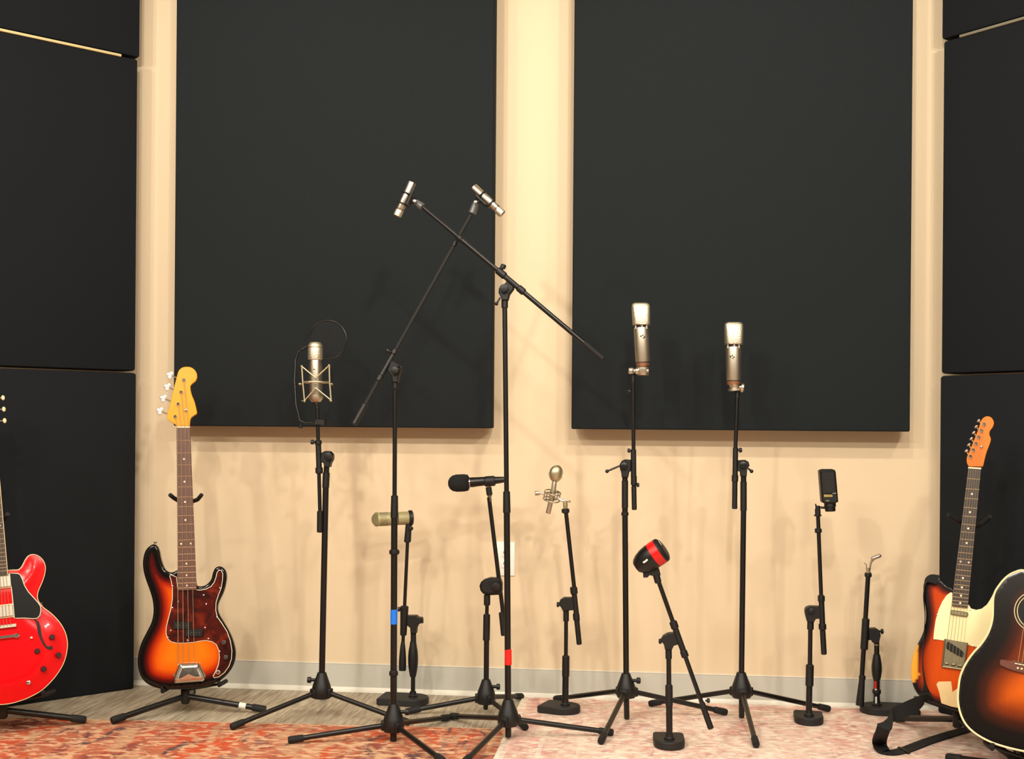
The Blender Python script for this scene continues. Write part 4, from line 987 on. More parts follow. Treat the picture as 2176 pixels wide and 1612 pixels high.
def make_neck(pl, nutL, nutR, endL, endR, nfret, saddle, mats, yf, dots, nstr, brW, dark, neck_back=0.022, sw=0.0008, heel=0.05):
    """neck, fingerboard, frets, dots, nut and strings; all corners in local (x, z)"""
    r = pl.root
    nc, ec = (nutL + nutR) / 2, (endL + endR) / 2
    lp(r, 'fingerboard', [endL, endR, nutR, nutL], yf, yf + 0.006, mats[0], 0.001)
    # rounded neck back
    mb = MB(); rows = []
    for t in (0.0, 0.12, 0.5, 1.0):
        a, b_ = endL.lerp(nutL, t), endR.lerp(nutR, t); c = (a + b_) / 2; h = (b_ - a) / 2; dep = neck_back * (1.12 - 0.2 * t)
        rows.append([Vector((c.x + h.x * math.cos(u), yf + 0.006 + dep * math.sin(u), c.y + h.y * math.cos(u))) for u in [math.pi * i / 10 for i in range(11)]])
    vs = [x for q in rows for x in q]; fs = [(i * 11 + k, (i + 1) * 11 + k, (i + 1) * 11 + k + 1, i * 11 + k + 1) for i in range(3) for k in range(10)]
    fs += [tuple(range(11)), tuple(33 + k for k in range(11))[::-1], (0, 10, 21, 11), (11, 21, 32, 22), (22, 32, 43, 33)]
    mb.add(vs, fs); mb.build('neck', mats[1], r)
    tot = (saddle - nc); sl = tot.length; el = (ec - nc).length
    def at(d): return nutL.lerp(endL, d / el), nutR.lerp(endR, d / el)
    fpos = [0.0] + [sl * (1 - 2 ** (-i / 12)) for i in range(1, nfret + 1)]
    for d in fpos[1:]:
        if d > el: break
        a, b_ = at(d); MB().tube(L3(a, yf - 0.0004), L3(b_, yf - 0.0004), 0.0013, n=6, bev=0).build('fret', 'fret_metal', r)
    for i in dots:
        if i >= len(fpos) or fpos[i] > el: continue
        d = (fpos[i] + fpos[i - 1]) / 2; a, b_ = at(d); c = (a + b_) / 2
        for off in ((-0.28, 0.28) if i == 12 else (0,)):
            q = c + (b_ - a) * off; MB().tube(L3(q, yf - 0.0006), L3(q, yf + 0.001), 0.0034, n=12, bev=0).build('inlay_dot', 'inlay', r)
    u = (nutR - nutL)
    lp(r, 'nut', rect(nc, u, u.length / 2, 0.0026), yf - 0.002, yf + 0.006, 'nut_bone', 0.0004)
    sd = Vector((u.x, u.y)).normalized(); tops = []
    for i in range(nstr):
        t = (i / (nstr - 1) - 0.5); a = nc + u * (t * 0.84); b_ = saddle + sd * (t * brW); tops.append(a)
        MB().tube(L3(a, yf - 0.0028), L3(b_, yf - 0.0045), sw * (1.35 - 0.5 * i / (nstr - 1)), n=6, bev=0).build('string', 'string_metal', r)
    return tops, at, sl
def tuner(root, post, btn, yh, hm, sz=0.011, clover=False, mat='pearl_button'):
    tn = MB().lathe(L3(post, yh), (0, -1, 0), [(0, 0.0065), (0.002, 0.0065), (0.003, 0.0042), (0.011, 0.0042), (0.012, 0.003)], 14).build('tuner_post', 'chrome', root)
    d = (btn - post).normalized()
    MB().tube(L3(post + d * 0.006, yh + 0.016), L3(btn, yh + 0.016), 0.0026, n=8).build('tuner_shaft', 'chrome', tn)
    M = Matrix(((d.x, 0, -d.y), (0, 1, 0), (d.y, 0, d.x))); b = MB()
    if clover:
        for ox, oz in ((0.004, 0.008), (0.004, -0.008), (0.013, 0.0), (0.006, 0)): b.ell(L3(btn, yh + 0.016) + M @ Vector((ox, 0, oz)), (sz * .75, 0.0035, sz * .75), 14, 8, M)
    else: b.ell(L3(btn, yh + 0.016) + M @ Vector((0.004, 0, 0)), (sz * .7, 0.0045, sz), 14, 8, M)
    b.build('tuner_button', mat, tn)
def lknob(root, c, y, r, h, name='knob', mat='knob_brown', top=None):
    k = MB().lathe(L3(c, y), (0, -1, 0), [(0, r), (h * .2, r), (h * .8, r * .92), (h, r * .78)], 22).build(name, mat, root)
    if top: MB().lathe(L3(c, y - h), (0, -1, 0), [(0, r * .5), (0.0006, r * .5)], 14).build('knob_cap', top, k)
def screw(root, c, y, r=0.0032): MB().lathe(L3(c, y), (0, -1, 0), [(0, r), (0.0008, r * .9), (0.0012, r * .4)], 10).build('screw', 'chrome', root)
# ---------------------------------------------------------- sunburst bass
Z2 = lambda x, y: (220 + x / 3.344, 1130 + y / 3.344)
Z1 = lambda x, y: (260 + x / 3.583, 750 + y / 3.583)
YBs = -0.50
bs = Plane('bass_guitar', 'four-string sunburst bass guitar with tortoiseshell guard on a floor stand', 'bass guitar', 395, 1464, YBs, 8, 14)
R_ = bs.root
q2 = lambda pts, y=0.0: [bs(*Z2(*p), y) for p in pts]
q1 = lambda pts, y=0.0: [bs(*Z1(*p), y) for p in pts]
body_px = [(525, 268), (495, 284), (462, 283), (435, 262), (418, 225), (405, 180), (395, 130), (380, 98), (358, 85), (330, 95), (300, 125), (283, 170), (277, 225), (285, 290), (303, 350), (325, 410), (343, 470), (352, 530), (350, 590), (335, 650), (305, 710), (270, 780), (248, 850), (240, 920), (248, 985), (270, 1040), (310, 1080), (365, 1105), (430, 1118), (520, 1120), (600, 1115), (680, 1108), (750, 1090), (820, 1060), (875, 1015), (915, 960), (935, 900), (937, 840), (920, 770), (890, 700), (855, 640), (825, 590), (812, 550), (815, 510), (832, 470), (855, 420), (870, 360), (875, 310), (865, 270), (840, 247), (812, 243), (790, 258), (775, 290), (765, 330), (745, 360), (715, 380), (685, 385), (660, 376), (640, 320), (560, 270)]
guitar_body('body', q2(body_px), 0.044, 0.009, 'bass_burst', R_, 0.105)
guard_px = [(468, 312), (478, 300), (520, 318), (528, 405), (655, 408), (690, 410), (730, 402), (762, 385), (785, 355), (798, 318), (805, 285), (820, 268), (838, 270), (850, 295), (848, 340), (838, 400), (818, 450), (802, 500), (800, 555), (810, 600), (845, 650), (880, 705), (903, 770), (915, 840), (912, 900), (893, 955), (860, 1000), (820, 1030), (785, 1038), (776, 1022), (795, 990), (815, 940), (822, 890), (818, 840), (800, 800), (770, 780), (730, 772), (690, 775), (640, 785), (580, 790), (520, 790), (478, 780), (452, 755), (442, 715), (445, 670), (460, 610), (478, 540), (488, 470), (488, 400), (480, 350)]
gp = q2(guard_px)
lp(R_, 'guard_edge', gp, -0.0016, 0.0005, 'guard_white', 0.0004)
lp(R_, 'pickguard', inset(ccw(gp), 0.0022), -0.0026, -0.0010, 'tortoise', 0.0003)
for p in ((490, 385), (490, 538), (478, 700), (458, 750), (598, 770), (745, 758), (722, 680), (712, 448), (730, 512), (828, 398), (808, 606), (825, 850), (820, 272), (530, 495)): screw(R_, bs(*Z2(*p)), -0.0026, 0.0028)
NL, NR = bs(*Z1(412, 563), -0.010), bs(*Z1(515, 563), -0.010); EL, ER = bs(*Z2(527, 416), -0.010), bs(*Z2(661, 410), -0.010)
sad = bs(*Z2(590, 985), -0.010)
tops, at_, sl = make_neck(bs, NL, NR, EL, ER, 20, sad, ('rosewood', 'maple_amber'), -0.010, (3, 5, 7, 9, 12, 15, 17, 19), 4, 0.057, True, sw=0.0011)
head_px = [(415, 556), (400, 541), (365, 520), (340, 495), (345, 450), (362, 400), (385, 300), (405, 220), (418, 170), (430, 135), (455, 112), (490, 105), (530, 112), (560, 140), (570, 175), (560, 210), (535, 232), (520, 250), (520, 280), (530, 320), (550, 370), (565, 430), (567, 460), (545, 475), (520, 500), (513, 556)]
hd = q1(head_px); hs = catmull(hd, 4, False)
lp(R_, 'headstock', hs, -0.004, 0.011, 'maple_amber', 0.0015)
for i, (p, b_) in enumerate((((470, 207), (372, 168)), ((450, 300), (352, 258)), ((428, 390), (322, 345)), ((405, 485), (296, 441)))):
    a = bs(*Z1(*p)); tuner(R_, a, bs(*Z1(*b_)), -0.004, None, 0.011, True)
    st = tops[3 - i]
    MB().tube(L3(st, -0.0128), L3(a, -0.010), 0.001, n=6, bev=0).build('string_end', 'string_metal', R_)
MB().lathe(L3(bs(*Z1(485, 437)), -0.004), (0, -1, 0), [(0, 0.005), (0.003, 0.003), (0.006, 0.0055), (0.007, 0.004)], 14).build('string_tree', 'chrome', R_)
for p0, nb in (((560, 663), 1), ((645, 715), 1)):
    c = bs(*Z2(*p0)); ux = bs(*Z2(p0[0] + 10, p0[1])) - c
    k = lp(R_, 'pickup', rect(c, ux, 0.031, 0.0135), -0.009, 0.0, 'pickup_black', 0.002)
    for s in (-0.020, -0.008, 0.006, 0.018): MB().lathe(L3(c + ux.normalized() * s, -0.009), (0, -1, 0), [(0, 0.0022), (0.0008, 0.002)], 8).build('pole_piece', 'chrome', k)
for p in ((856, 785), (870, 890)): lknob(R_, bs(*Z2(*p)), -0.0026, 0.0085, 0.013, 'knob', 'chrome', 'slot_dark')
MB().lathe(L3(bs(*Z2(815, 995)), -0.0026), (0, -1, 0), [(0, 0.008), (0.003, 0.008), (0.004, 0.005), (0.006, 0.0045)], 16).build('jack', 'chrome', R_)
# chrome bridge cover: domed bent sheet
cv = [(500, 1078), (492, 1040), (505, 1000), (522, 960), (535, 926), (685, 922), (705, 955), (722, 990), (735, 1020), (728, 1050), (712, 1062)]
cvl = q2(cv); cb = ccw(resample(cvl, 0.006)); mbv = MB(); n = len(cb); cen = sum(cb, Vector((0, 0))) / n
vs = []; fs = []
for sc_, y in ((1.0, 0.0), (1.0, -0.006), (0.93, -0.016), (0.80, -0.023), (0.5, -0.026), (0.0, -0.027)):
    for p in cb: d = cen.lerp(p, sc_) if sc_ else cen; vs.append((d.x, y, d.y))
for i in range(5):
    for k in range(n): fs.append((i * n + k, i * n + (k + 1) % n, (i + 1) * n + (k + 1) % n, (i + 1) * n + k))
mbv.add(vs, fs).build('bridge_cover', 'chrome', R_, sharp=60)
for p in ((503, 1010), (712, 995)): screw(R_, bs(*Z2(*p)), -0.018, 0.004)
MB().lathe(L3(bs(*Z2(362, 84)), 0.022), (0, 0, 1), [(0, 0.004), (0.004, 0.004), (0.006, 0.007), (0.009, 0.006)], 12).build('strap_button', 'chrome', R_)
# ---------------------------------------------------------- guitar stands
def guitar_stand(label, hub, feet, post_top, Y, cradle, yoke, tape=None, lean=0.08):
    """hub = pixel of the leg joint; feet = floor points; post rises behind the guitar to a padded yoke"""
    h = P(*hub, Y); t = thing('guitar_stand', label, 'guitar stand', (h.x, h.y, 0), 'guitar stands')
    MB().lathe(h - Vector((0, 0, 0.028)), (0, 0, 1), [(0, 0.012), (0.006, 0.016), (0.05, 0.016), (0.056, 0.012)], 16).build('leg_joint', 'black_plastic', t)
    for f in feet:
        f = Vector(f); f.z = floor_z(f.x, f.y) + 0.0135; d = (f - h).normalized()
        lg = MB().tube(h, f - d * 0.02, 0.0105).build('leg', 'black_steel', t)
        MB().lathe(f - d * 0.05, d, [(0, 0.011), (0.004, 0.013), (0.045, 0.013), (0.05, 0.011)], 14).build('rubber_foot', 'rubber', lg)
    top = Vector(post_top)
    MB().tube(h, h.lerp(top, 0.55), 0.0105).build('lower_post', 'black_steel', t); MB().tube(h.lerp(top, 0.5), top, 0.0085).build('upper_post', 'black_steel', t)
    c = h.lerp(top, 0.5); MB().lathe(c - Vector((0, 0, 0.02)), top - h, [(0, 0.013), (0.005, 0.015), (0.035, 0.015), (0.04, 0.013)], 14).build('post_clutch', 'black_plastic', t)
    cr_ = MB()
    for tip in cradle:
        tip = Vector(tip); mid = Vector((tip.x, h.y + 0.02, tip.z - 0.004))
        cr_ = MB().path([h + Vector((0, 0.01, 0.02)), h.lerp(mid, .7) + Vector((0, 0, .006)), mid, mid.lerp(tip, .6), tip], 0.005, 10).build('cradle_arm', 'black_steel', t)
        MB().tube(tip + Vector((0, 0.075, 0)), tip, 0.0075).build('rubber_sleeve', 'rubber', cr_)
        MB().path([tip + Vector((0, 0.004, 0.0)), tip + Vector((0, -0.002, 0.008)), tip + Vector((0, -0.002, 0.016))], 0.006, 10).build('end_stop', 'rubber', cr_)
    for pts in yoke: MB().path([Vector(p) for p in pts], 0.0075, 10).build('yoke_arm', 'rubber', t)
    return t
def under(pl, px, dz=-0.012, y=0.022):     # a point just under the body edge, mid thickness
    p = pl(*px); return pl.w(p.x, y, p.y) + Vector((0, 0, dz))
fA, fB = G(237, 1541), G(565, 1515)
hb = P(394, 1476, -0.44)
yk = lambda pl, pts, y: [pl.w(q.x, yy, q.y) for q, yy in ((pl(*p), yv) for p, yv in pts)]
cpt = bs(393, 1058); top = bs.w(cpt.x, 0.055, cpt.y)
bst = guitar_stand('black folding guitar stand under the sunburst bass', (394, 1478), [(fA.x, fA.y, 0), (fB.x, fB.y, 0), (hb.x - 0.08, -0.16, 0)], top, -0.44,
             [under(bs, (346, 1462), -0.010, -0.012), under(bs, (466, 1449), -0.010, -0.012)],
             [yk(bs, [((393, 1062), 0.055), ((378, 1063), 0.035), ((370, 1058), 0.0), ((363, 1052), -0.022)], 0), yk(bs, [((393, 1062), 0.055), ((408, 1063), 0.035), ((420, 1061), 0.0), ((430, 1052), -0.022)], 0)])
ta, tb = P(394, 1478, -0.44).lerp(Vector((fB.x, fB.y, 0.013)), 0.66), P(394, 1478, -0.44).lerp(Vector((fB.x, fB.y, 0.013)), 0.76)
MB().tube(ta, tb, 0.0112).build('white_tape_band', 'white_tape', bst)
# ---------------------------------------------------------- cherry semi-hollow guitar at the left edge
Z3 = lambda x, y: (x / 4.744, 1160 + y / 4.744)
es = Plane('electric_guitar', 'cherry red semi-hollow electric guitar at the left edge', 'electric guitar', 16, 1498, -0.86, 11, 29)
E_ = es.root
half = [(110, 240), (170, 240), (205, 222), (230, 185), (255, 135), (285, 98), (325, 83), (375, 92), (425, 130), (455, 190), (455, 260), (430, 350), (395, 430), (378, 490), (385, 545), (430, 610), (520, 680), (600, 765), (655, 860), (680, 960), (675, 1060), (645, 1170), (590, 1270), (510, 1370), (410, 1460), (280, 1530), (150, 1575), (78, 1590)]
hl = [es(*Z3(*p)) for p in half]
axb, axt = es(16, 1498), es(-13.5, 1080); ad = (axt - axb).normalized(); an_ = Vector((ad.y, -ad.x))
def mirr(p): d = (p - axb).dot(an_); return p - an_ * (2 * d)
loop = hl + [mirr(p) for p in hl[::-1]]
guitar_body('body', loop, 0.044, 0.004, 'cherry', E_, 0.1, 0.013)
lo = ccw(resample(catmull(loop), 0.007))
for nm, yb in (('front_binding', 0.003), ('back_binding', 0.041)): MB().path([L3(p, yb) for p in inset(lo, 0.0008)], 0.0022, 6, True).build(nm, 'cream_binding', E_)
def ea(along, across): return axb + ad * along + an_ * across      # axis coordinates: metres up the neck, metres to the right
es_s = lambda x, y: es(*Z3(x, y), -0.013)
NUTD = (es(-23.5, 923) - axb).length; ENDD = (es(*Z3(0, 300)) - axb).dot(ad); BRD = (es(*Z3(40, 800)) - axb).dot(ad) - 0.004
tops, at_, sl = make_neck(es, ea(NUTD, -0.0215), ea(NUTD, 0.0215), ea(ENDD, -0.028), ea(ENDD, 0.028), 22, ea(BRD, 0), ('rosewood_dark', 'mahogany_red'), -0.024, (3, 5, 7, 9, 12, 15, 17, 19, 21), 6, 0.052, True, sw=0.0007)
for s in (-1, 1): MB().tube(L3(ea(NUTD, s * 0.0215), -0.021), L3(ea(ENDD, s * 0.028), -0.021), 0.0022, n=8).build('board_binding', 'cream_binding', E_)
hp = [ea(NUTD, -0.022), ea(NUTD + 0.03, -0.032), ea(NUTD + 0.06, -0.038), ea(NUTD + 0.15, -0.042), ea(NUTD + 0.178, -0.036), ea(NUTD + 0.172, -0.016), ea(NUTD + 0.18, 0), ea(NUTD + 0.172, 0.016), ea(NUTD + 0.178, 0.036), ea(NUTD + 0.15, 0.042), ea(NUTD + 0.06, 0.038), ea(NUTD + 0.03, 0.032), ea(NUTD, 0.022)]
lp(E_, 'headstock', hp, -0.016, -0.001, 'head_black', 0.001)
for i, d in enumerate((0.045, 0.085, 0.125)):
    for s in (-1, 1): tuner(E_, ea(NUTD + d, s * 0.026), ea(NUTD + d, s * 0.050), -0.016, None, 0.009, False, 'cream_binding')
gl = [es_s(*p) for p in ((92, 272), (180, 272), (205, 285), (228, 330), (250, 395), (290, 460), (345, 520), (385, 565), (412, 605), (415, 650), (405, 700), (375, 730), (330, 735), (250, 728), (170, 730), (140, 725), (130, 605), (112, 430))]
lp(E_, 'guard_edge', gl, -0.018, -0.013, 'guard_white', 0.0004); lp(E_, 'pickguard', inset(ccw(gl), 0.0024), -0.0188, -0.015, 'guard_black', 0.0003)
for y0, y1 in ((308, 415), (608, 715)):
    c = es_s(0, (y0 + y1) / 2); d = (c - axb).dot(ad); hh = 0.0185
    rg = lp(E_, 'pickup_ring', rect(ea(d, 0), an_, 0.046, hh + 0.004), -0.017, -0.010, 'nut_bone', 0.001)
    lp(E_, 'pickup', rect(ea(d, 0), an_, 0.0375, hh), -0.022, -0.015, 'nickel_satin', 0.002)
lp(E_, 'bridge', rect(ea(BRD, 0.002), an_, 0.043, 0.006), -0.025, -0.012, 'nickel_satin', 0.002)
d = (es_s(100, 910) - axb).dot(ad); lp(E_, 'tailpiece', rect(ea(d, 0), an_, 0.049, 0.006), -0.024, -0.014, 'chrome', 0.003)
for s in (-1, 1): MB().lathe(L3(ea(d, s * 0.043), -0.012), (0, -1, 0), [(0, 0.008), (0.013, 0.008), (0.015, 0.006)], 16).build('tailpiece_stud', 'chrome', E_)
for p in ((525, 915), (375, 1057), (590, 1097), (440, 1237)): lknob(E_, es_s(*p), -0.010, 0.0095, 0.014, 'knob', 'knob_brown')
fh = [es_s(*p) for p in ((345, 740), (365, 770), (375, 830), (385, 890), (410, 950), (440, 1005), (470, 1035), (500, 1045), (528, 1035), (535, 1015), (515, 1000), (490, 1012), (470, 1005), (448, 970), (425, 920), (415, 860), (405, 800), (390, 755))]
lp(E_, 'sound_hole', fh, -0.0138, -0.009, 'knob_brown', 0.0002)
MB().tube(L3(es_s(310, 925), -0.012), L3(es_s(318, 922), -0.030), 0.0035).build('toggle_switch', 'nut_bone', E_)
MB().lathe(L3(es_s(288, 1375), -0.011), (0, -1, 0), [(0, 0.007), (0.002, 0.007), (0.003, 0.004)], 14).build('jack', 'chrome', E_)
MB().lathe(L3(es_s(395, 585), 0.015), (1, 0, 0.2), [(0, 0.004), (0.006, 0.004), (0.008, 0.0075), (0.011, 0.006)], 12).build('strap_button', 'chrome', E_)
fA = G(188, 1536); hE = P(6, 1506, -0.80); cpt = es(-12, 1100); top = es.w(cpt.x, 0.03, cpt.y)
guitar_stand('black folding guitar stand under the red guitar', (6, 1508), [(fA.x, fA.y - 0.02, 0), (hE.x - 0.28, -0.98, 0), (hE.x - 0.12, -0.66, 0)], top, -0.80,
             [under(es, (92, 1470), -0.011, -0.012), under(es, (-52, 1488), -0.011, -0.012)],
             [yk(es, [((-12, 1104), 0.03), ((8, 1104), 0.012), ((16, 1094), -0.03)], 0), yk(es, [((-12, 1104), 0.03), ((-34, 1104), 0.012), ((-42, 1094), -0.03)], 0)])
# ---------------------------------------------------------- sunburst single-cut electric on the right
Z6 = lambda x, y: (1830 + x / 2.144, 860 + y / 2.144)
Z5 = lambda x, y: (1940 + x / 3.567, 1160 + y / 3.567)
Z4 = lambda x, y: (1980 + x / 4.24, 860 + y / 4.24)
te = Plane('electric_guitar', 'sunburst single-cutaway electric guitar with cream guard and worn finish', 'electric guitar', 2010, 1512, -0.60, 10, -14)
T_ = te.root
t5 = lambda pts, y=0.0: [te(*Z5(*p), y) for p in pts]
tb = [(300, 322), (255, 300), (215, 262), (170, 247), (110, 256), (82, 285), (80, 350), (92, 440), (100, 520), (92, 600), (66, 680), (25, 760), (0, 830), (-14, 920), (-10, 1010), (15, 1090), (60, 1145), (120, 1180), (200, 1210), (280, 1238), (370, 1262), (470, 1270), (560, 1262), (650, 1225), (720, 1160), (755, 1070), (755, 980), (720, 890), (670, 810), (635, 720), (622, 620), (628, 520), (640, 440), (636, 385), (612, 345), (585, 400), (560, 440), (520, 472), (480, 482), (435, 468), (410, 430)]
wear_left = t5([(-40, 770), (40, 740), (48, 800), (38, 900), (48, 980), (20, 1030), (-40, 1040)])
guitar_body('body', t5(tb), 0.044, 0.004, 'tele_burst', T_, 0.10, wear=[wear_left], grid=0.008)
gd = t5([(298, 352), (285, 350), (255, 372), (222, 420), (195, 480), (172, 560), (160, 640), (155, 704), (240, 716), (300, 722), (410, 745), (460, 762), (510, 765), (560, 690), (596, 620), (604, 540), (606, 440), (614, 352), (585, 405), (560, 443), (520, 474), (480, 483), (440, 472), (425, 445), (300, 430)])
lp(T_, 'pickguard', gd, -0.003, 0.0, 'guard_cream', 0.0006)
lp(T_, 'bare_wood_patch', t5([(178, 1046), (192, 1026), (290, 1024), (300, 1105), (345, 1070), (352, 1140), (345, 1225), (290, 1215), (215, 1190), (200, 1110)]), -0.0012, 0.001, 'bare_wood', 0.0002)['label'] = 'bare pale wood where the finish is worn off'
NL, NR = te(*Z4(328, 566), -0.012), te(*Z4(446, 573), -0.012); EL, ER = te(*Z5(296, 452), -0.012), te(*Z5(415, 466), -0.012)
sad = te(*Z5(305, 890), -0.012)
tops, at_, sl = make_neck(te, NL, NR, EL, ER, 21, sad, ('rosewood_dark', 'maple_orange'), -0.012, (3, 5, 7, 9, 12, 15, 17, 19, 21), 6, 0.054, True, sw=0.0006)
hp = [te(*Z4(*p)) for p in ((335, 556), (318, 525), (315, 480), (330, 440), (352, 390), (378, 325), (404, 260), (425, 205), (440, 155), (462, 120), (500, 103), (540, 118), (560, 160), (550, 200), (525, 235), (520, 270), (533, 310), (520, 360), (490, 440), (462, 556))]
lp(T_, 'headstock', catmull(hp, 4, False), -0.004, 0.010, 'maple_orange', 0.0012)
for i in range(6):
    f = i / 5; po = te(*Z4(470 - 122 * f, 178 + 290 * f)); bt = te(*Z4(440 - 116 * f, 150 + 276 * f)); dv = (bt - po).normalized()
    tuner(T_, po, bt + dv * 0.004, -0.004, None, 0.007, False, 'chrome')
    MB().tube(L3(tops[5 - i], -0.0148), L3(po, -0.010), 0.0005, n=6, bev=0).build('string_end', 'string_metal', T_)
MB().lathe(L3(te(*Z4(448, 380)), -0.004), (0, -1, 0), [(0, 0.004), (0.005, 0.003), (0.006, 0.0045), (0.007, 0.003)], 12).build('string_tree', 'chrome', T_)
lp(T_, 'neck_pickup', catmull(t5([(286, 490), (300, 484), (405, 500), (418, 512), (415, 528), (400, 534), (298, 518), (286, 508)]), 3), -0.011, -0.002, 'aged_metal', 0.002)
bp_ = lp(T_, 'bridge_plate', t5([(243, 702), (412, 732), (385, 936), (222, 912)]), -0.004, 0.0, 'aged_metal', 0.0008)
for (a, b_) in (((243, 702), (222, 912)), ((222, 912), (385, 936)), ((412, 732), (385, 936))): MB().tube(L3(te(*Z5(*a)), -0.007), L3(te(*Z5(*b_)), -0.007), 0.0022, n=8).build('plate_lip', 'aged_metal', bp_)
lp(T_, 'bridge_pickup', catmull(t5([(255, 735), (275, 728), (375, 795), (382, 825), (365, 838), (262, 780), (250, 760)]), 3), -0.009, -0.002, 'pickup_black', 0.001)
for i in range(3):
    c = te(*Z5(258 + 48 * i, 888 + 8 * i)); MB().tube(L3(c, -0.008) - Vector((0.007, 0, 0)), L3(c, -0.008) + Vector((0.007, 0, 0)), 0.004).build('saddle', 'aged_metal', bp_)
for p in ((186, 520), (168, 704), (432, 484), (462, 758), (305, 365)): screw(T_, te(*Z5(*p)), -0.003, 0.0026)
MB().lathe(L3(te(*Z5(150, 250)), 0.02), (-0.3, 0, 1), [(0, 0.004), (0.004, 0.004), (0.006, 0.007), (0.009, 0.006)], 12).build('strap_button', 'chrome', T_)
hT = P(2035, 1525, -0.50); cpt = te(2062, 1112); top = te.w(cpt.x, 0.05, cpt.y)
fA = G(1902, 1538)
guitar_stand('black guitar stand behind the acoustic, under the cream-guard guitar', (2035, 1527), [(fA.x, fA.y, 0), (hT.x + 0.25, -0.42, 0), (hT.x + 0.12, -0.78, 0)], top, -0.50,
             [under(te, (1960, 1487), -0.010, -0.012), under(te, (2090, 1510), -0.010, -0.012)],
             [yk(te, [((2062, 1116), 0.05), ((2048, 1112), 0.035), ((2032, 1104), 0.01), ((2015, 1094), -0.02)], 0), yk(te, [((2062, 1116), 0.05), ((2076, 1116), 0.035), ((2090, 1110), 0.01), ((2104, 1098), -0.02)], 0)])
# webbing strap hanging from the horn button, looping over the floor
def strap(label, pts, w, th, mat='strap_black'):
    """pts: (centre, across-direction) along the webbing"""
    cs = catmull([Vector(p) for p, _ in pts], 6, False); ac = catmull([Vector(a) for _, a in pts], 6, False)
    vs = []; fs = []; n = len(cs)
    for i in range(n):
        t = (cs[min(i + 1, n - 1)] - cs[max(i - 1, 0)]).normalized(); a = (ac[i] - t * ac[i].dot(t)).normalized(); nn = t.cross(a)
        for sx, sn in ((-1, -1), (1, -1), (1, 1), (-1, 1)): vs.append(cs[i] + a * (sx * w / 2) + nn * (sn * th / 2))
    for i in range(n - 1):
        for k in range(4): fs.append((i * 4 + k, i * 4 + (k + 1) % 4, i * 4 + 4 + (k + 1) % 4, i * 4 + 4 + k))
    fs += [(3, 2, 1, 0), tuple((n - 1) * 4 + k for k in range(4))]
    c0 = cs[0]; r = thing('guitar_strap', label, 'strap', c0); MB().add(vs, fs).build('webbing', mat, r); return r, cs, ac
hb_ = te.w(*(lambda p: (p.x, -0.004, p.y))(te(1984, 1231)))
sp = lambda px, py, y=-0.012: te.w(*(lambda p: (p.x, y, p.y))(te(px, py)))
gf = lambda px, py, dz=0.004: G(px, py, RUGZ + dz)
RX = RIGHT
strap_pts = [(sp(1994, 1232, -0.004), (0, 0.8, 0.6)), (sp(1978, 1229, -0.002), (0, 0.9, 0.4)), (sp(1967, 1236, 0.0), (0.15, 1, 0.1)), (sp(1963, 1265, 0.0), (0.25, 1, 0)), (sp(1966, 1310, -0.01), (0.22, 1, 0)), (sp(1963, 1360, -0.012), (0.25, 1, 0)), (sp(1961, 1410, -0.012), (0.25, 1, 0)), (sp(1966, 1450, -0.016), (0.3, 0.9, 0.1)), (sp(1966, 1482, -0.024), (0.5, 0.3, 0.7)),
             (P(1930, 1504, -0.66), (0.3, 0.35, 0.9)), (P(1893, 1522, -0.70), (0.55, 0.3, 0.75)), (P(1876, 1552, -0.74), (1, 0.1, 0.1)), (gf(1869, 1578, 0.012), (1, 0.1, 0.0)), (gf(1882, 1597, 0.006), (0.7, 0.7, 0)), (gf(1918, 1594), (0.25, 1, 0)), (gf(1975, 1573), (0.2, 1, 0)), (gf(2040, 1553), (0.15, 1, 0)), (gf(2095, 1540), (0.1, 1, 0))]
st_, cs, ac = strap('wide black webbing strap hanging from the cream-guard guitar and looping onto the rug', strap_pts, 0.046, 0.0028)
c = gf(1921, 1593, 0.006); MB().box(c, (0.012, 0.066, 0.006), Matrix.Rotation(0.3, 3, 'Z'), 0.0015).build('strap_slider', 'black_plastic', st_)
# ---------------------------------------------------------- sunburst acoustic at the right edge
ac_ = Plane('acoustic_guitar', 'dark sunburst acoustic guitar with cream binding at the right edge', 'acoustic guitar', 2160, 1597, -1.0, 12, -24)
A_ = ac_.root
axp = lambda d, c: (2185 + d * math.sin(math.radians(8)) + c * math.cos(math.radians(8)), 1419 - d * math.cos(math.radians(8)) + c * math.sin(math.radians(8)))
a0 = ac_(*axp(-180, 0)); a1 = ac_(*axp(200, 0)); ad2 = (a1 - a0).normalized(); an2 = Vector((ad2.y, -ad2.x))
hl = [ac_(*Z5(*p)) for p in ((842, 183), (790, 190), (740, 210), (690, 250), (650, 300), (622, 345), (608, 400), (606, 470), (603, 540), (588, 610), (558, 680), (510, 750), (455, 810), (400, 890), (360, 980), (345, 1070), (340, 1160), (352, 1240), (382, 1320), (432, 1385), (505, 1440), (605, 1490), (720, 1526))]
def mir2(p): d = (p - a0).dot(an2); return p - an2 * (2 * d)
hl = [p for p in hl if (p - a0).dot(an2) < -0.02]
loop = hl + [mir2(p) for p in hl[::-1]]
guitar_body('body', loop, 0.105, 0.002, 'acoustic_burst', A_, 0.165)
lo = ccw(resample(catmull(loop), 0.008))
for nm, yb in (('front_binding', 0.0012), ('back_binding', 0.104)): MB().path([L3(p, yb) for p in inset(lo, 0.0002)], 0.0032, 6, True).build(nm, 'cream_binding', A_)
o2 = ac_(*axp(0, 0)); aa = lambda al, cr2: o2 + ad2 * al + an2 * cr2
sh = aa(0.165, 0)
hole = MB().lathe(L3(sh, -0.0006), (0, -1, 0), [(0, 0.050), (0.0004, 0.050)], 40).build('sound_hole', 'rubber', A_)
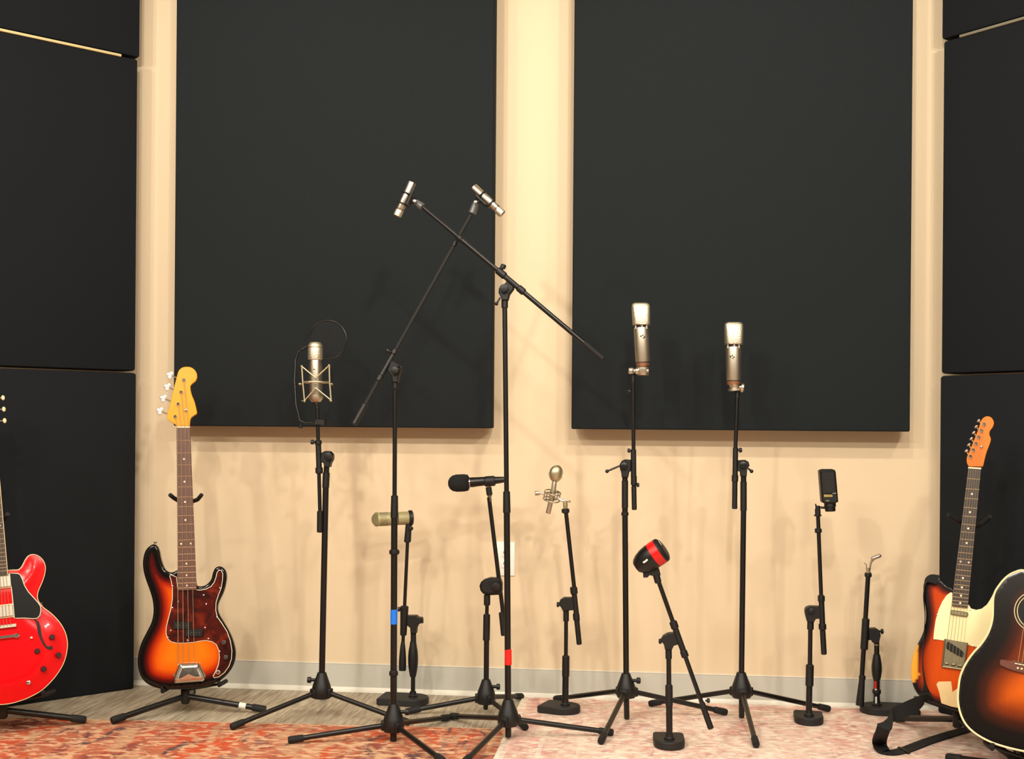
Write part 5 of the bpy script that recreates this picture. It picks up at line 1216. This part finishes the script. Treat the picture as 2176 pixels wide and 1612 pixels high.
for R, w_, mt in ((0.0515, 0.0012, 'cream_binding'), (0.0555, 0.0016, 'slot_dark'), (0.0595, 0.0012, 'cream_binding')): MB().ring(L3(sh, -0.0004), (0, 1, 0), R, w_, 48, 6).build('rosette_ring', mt, A_)
bw = catmull([aa(0, -0.078), aa(0.010, -0.076), aa(0.012, -0.05), aa(0.016, -0.035), aa(0.016, 0.035), aa(0.012, 0.05), aa(0.010, 0.076), aa(0, 0.078), aa(-0.008, 0.074), aa(-0.016, 0.04), aa(-0.018, 0), aa(-0.016, -0.04), aa(-0.008, -0.074)], 3)
lp(A_, 'bridge', bw, -0.009, 0.0, 'bridge_wood', 0.002)
lp(A_, 'saddle', rect(aa(0.006, 0), an2, 0.036, 0.0015), -0.013, -0.008, 'nut_bone', 0.0004)
for i in range(6): MB().lathe(L3(aa(-0.006, (i - 2.5) * 0.0105), -0.008), (0, -1, 0), [(0, 0.003), (0.003, 0.0035), (0.006, 0.002)], 12).build('bridge_pin', 'nut_bone', A_)
gd2 = catmull([aa(0.11, 0.052), aa(0.15, 0.064), aa(0.20, 0.062), aa(0.235, 0.04), aa(0.25, 0.075), aa(0.20, 0.098), aa(0.12, 0.115), aa(0.06, 0.10), aa(0.05, 0.07), aa(0.075, 0.05)], 4)
lp(A_, 'pickguard', gd2, -0.0012, 0.0, 'tortoise', 0.0003)
tops, at_, sl = make_neck(ac_, aa(0.635, -0.0215), aa(0.635, 0.0215), aa(0.235, -0.028), aa(0.235, 0.028), 20, aa(0.006, 0), ('rosewood_dark', 'neck_mahogany'), -0.010, (3, 5, 7, 9, 12, 15), 6, 0.055, True, sw=0.0008)
hp = [aa(0.635, -0.022), aa(0.665, -0.032), aa(0.80, -0.040), aa(0.815, -0.02), aa(0.808, 0), aa(0.815, 0.02), aa(0.80, 0.040), aa(0.665, 0.032), aa(0.635, 0.022)]
lp(A_, 'headstock', hp, -0.003, 0.012, 'head_black', 0.001)
for d in (0.68, 0.72, 0.76):
    for s in (-1, 1): tuner(A_, aa(d, s * 0.026), aa(d, s * 0.050), -0.003, None, 0.009, False, 'nut_bone')
hA = P(2190, 1622, -0.93); cpt = ac_(*axp(330, 0)); top = ac_.w(cpt.x, 0.12, cpt.y)
ast = guitar_stand('black guitar stand under the acoustic guitar', (2190, 1630), [tuple(G(2012, 1622)), (hA.x + 0.26, -1.14, 0), (hA.x + 0.05, -0.62, 0)], top, -0.93,
             [under(ac_, (2110, 1582), -0.011, -0.012), under(ac_, (2240, 1597), -0.011, -0.012)],
             [yk(ac_, [(axp(322, 0), 0.12), (axp(320, -26), 0.04), (axp(330, -32), -0.03)], 0), yk(ac_, [(axp(322, 0), 0.12), (axp(320, 26), 0.04), (axp(330, 32), -0.03)], 0)])
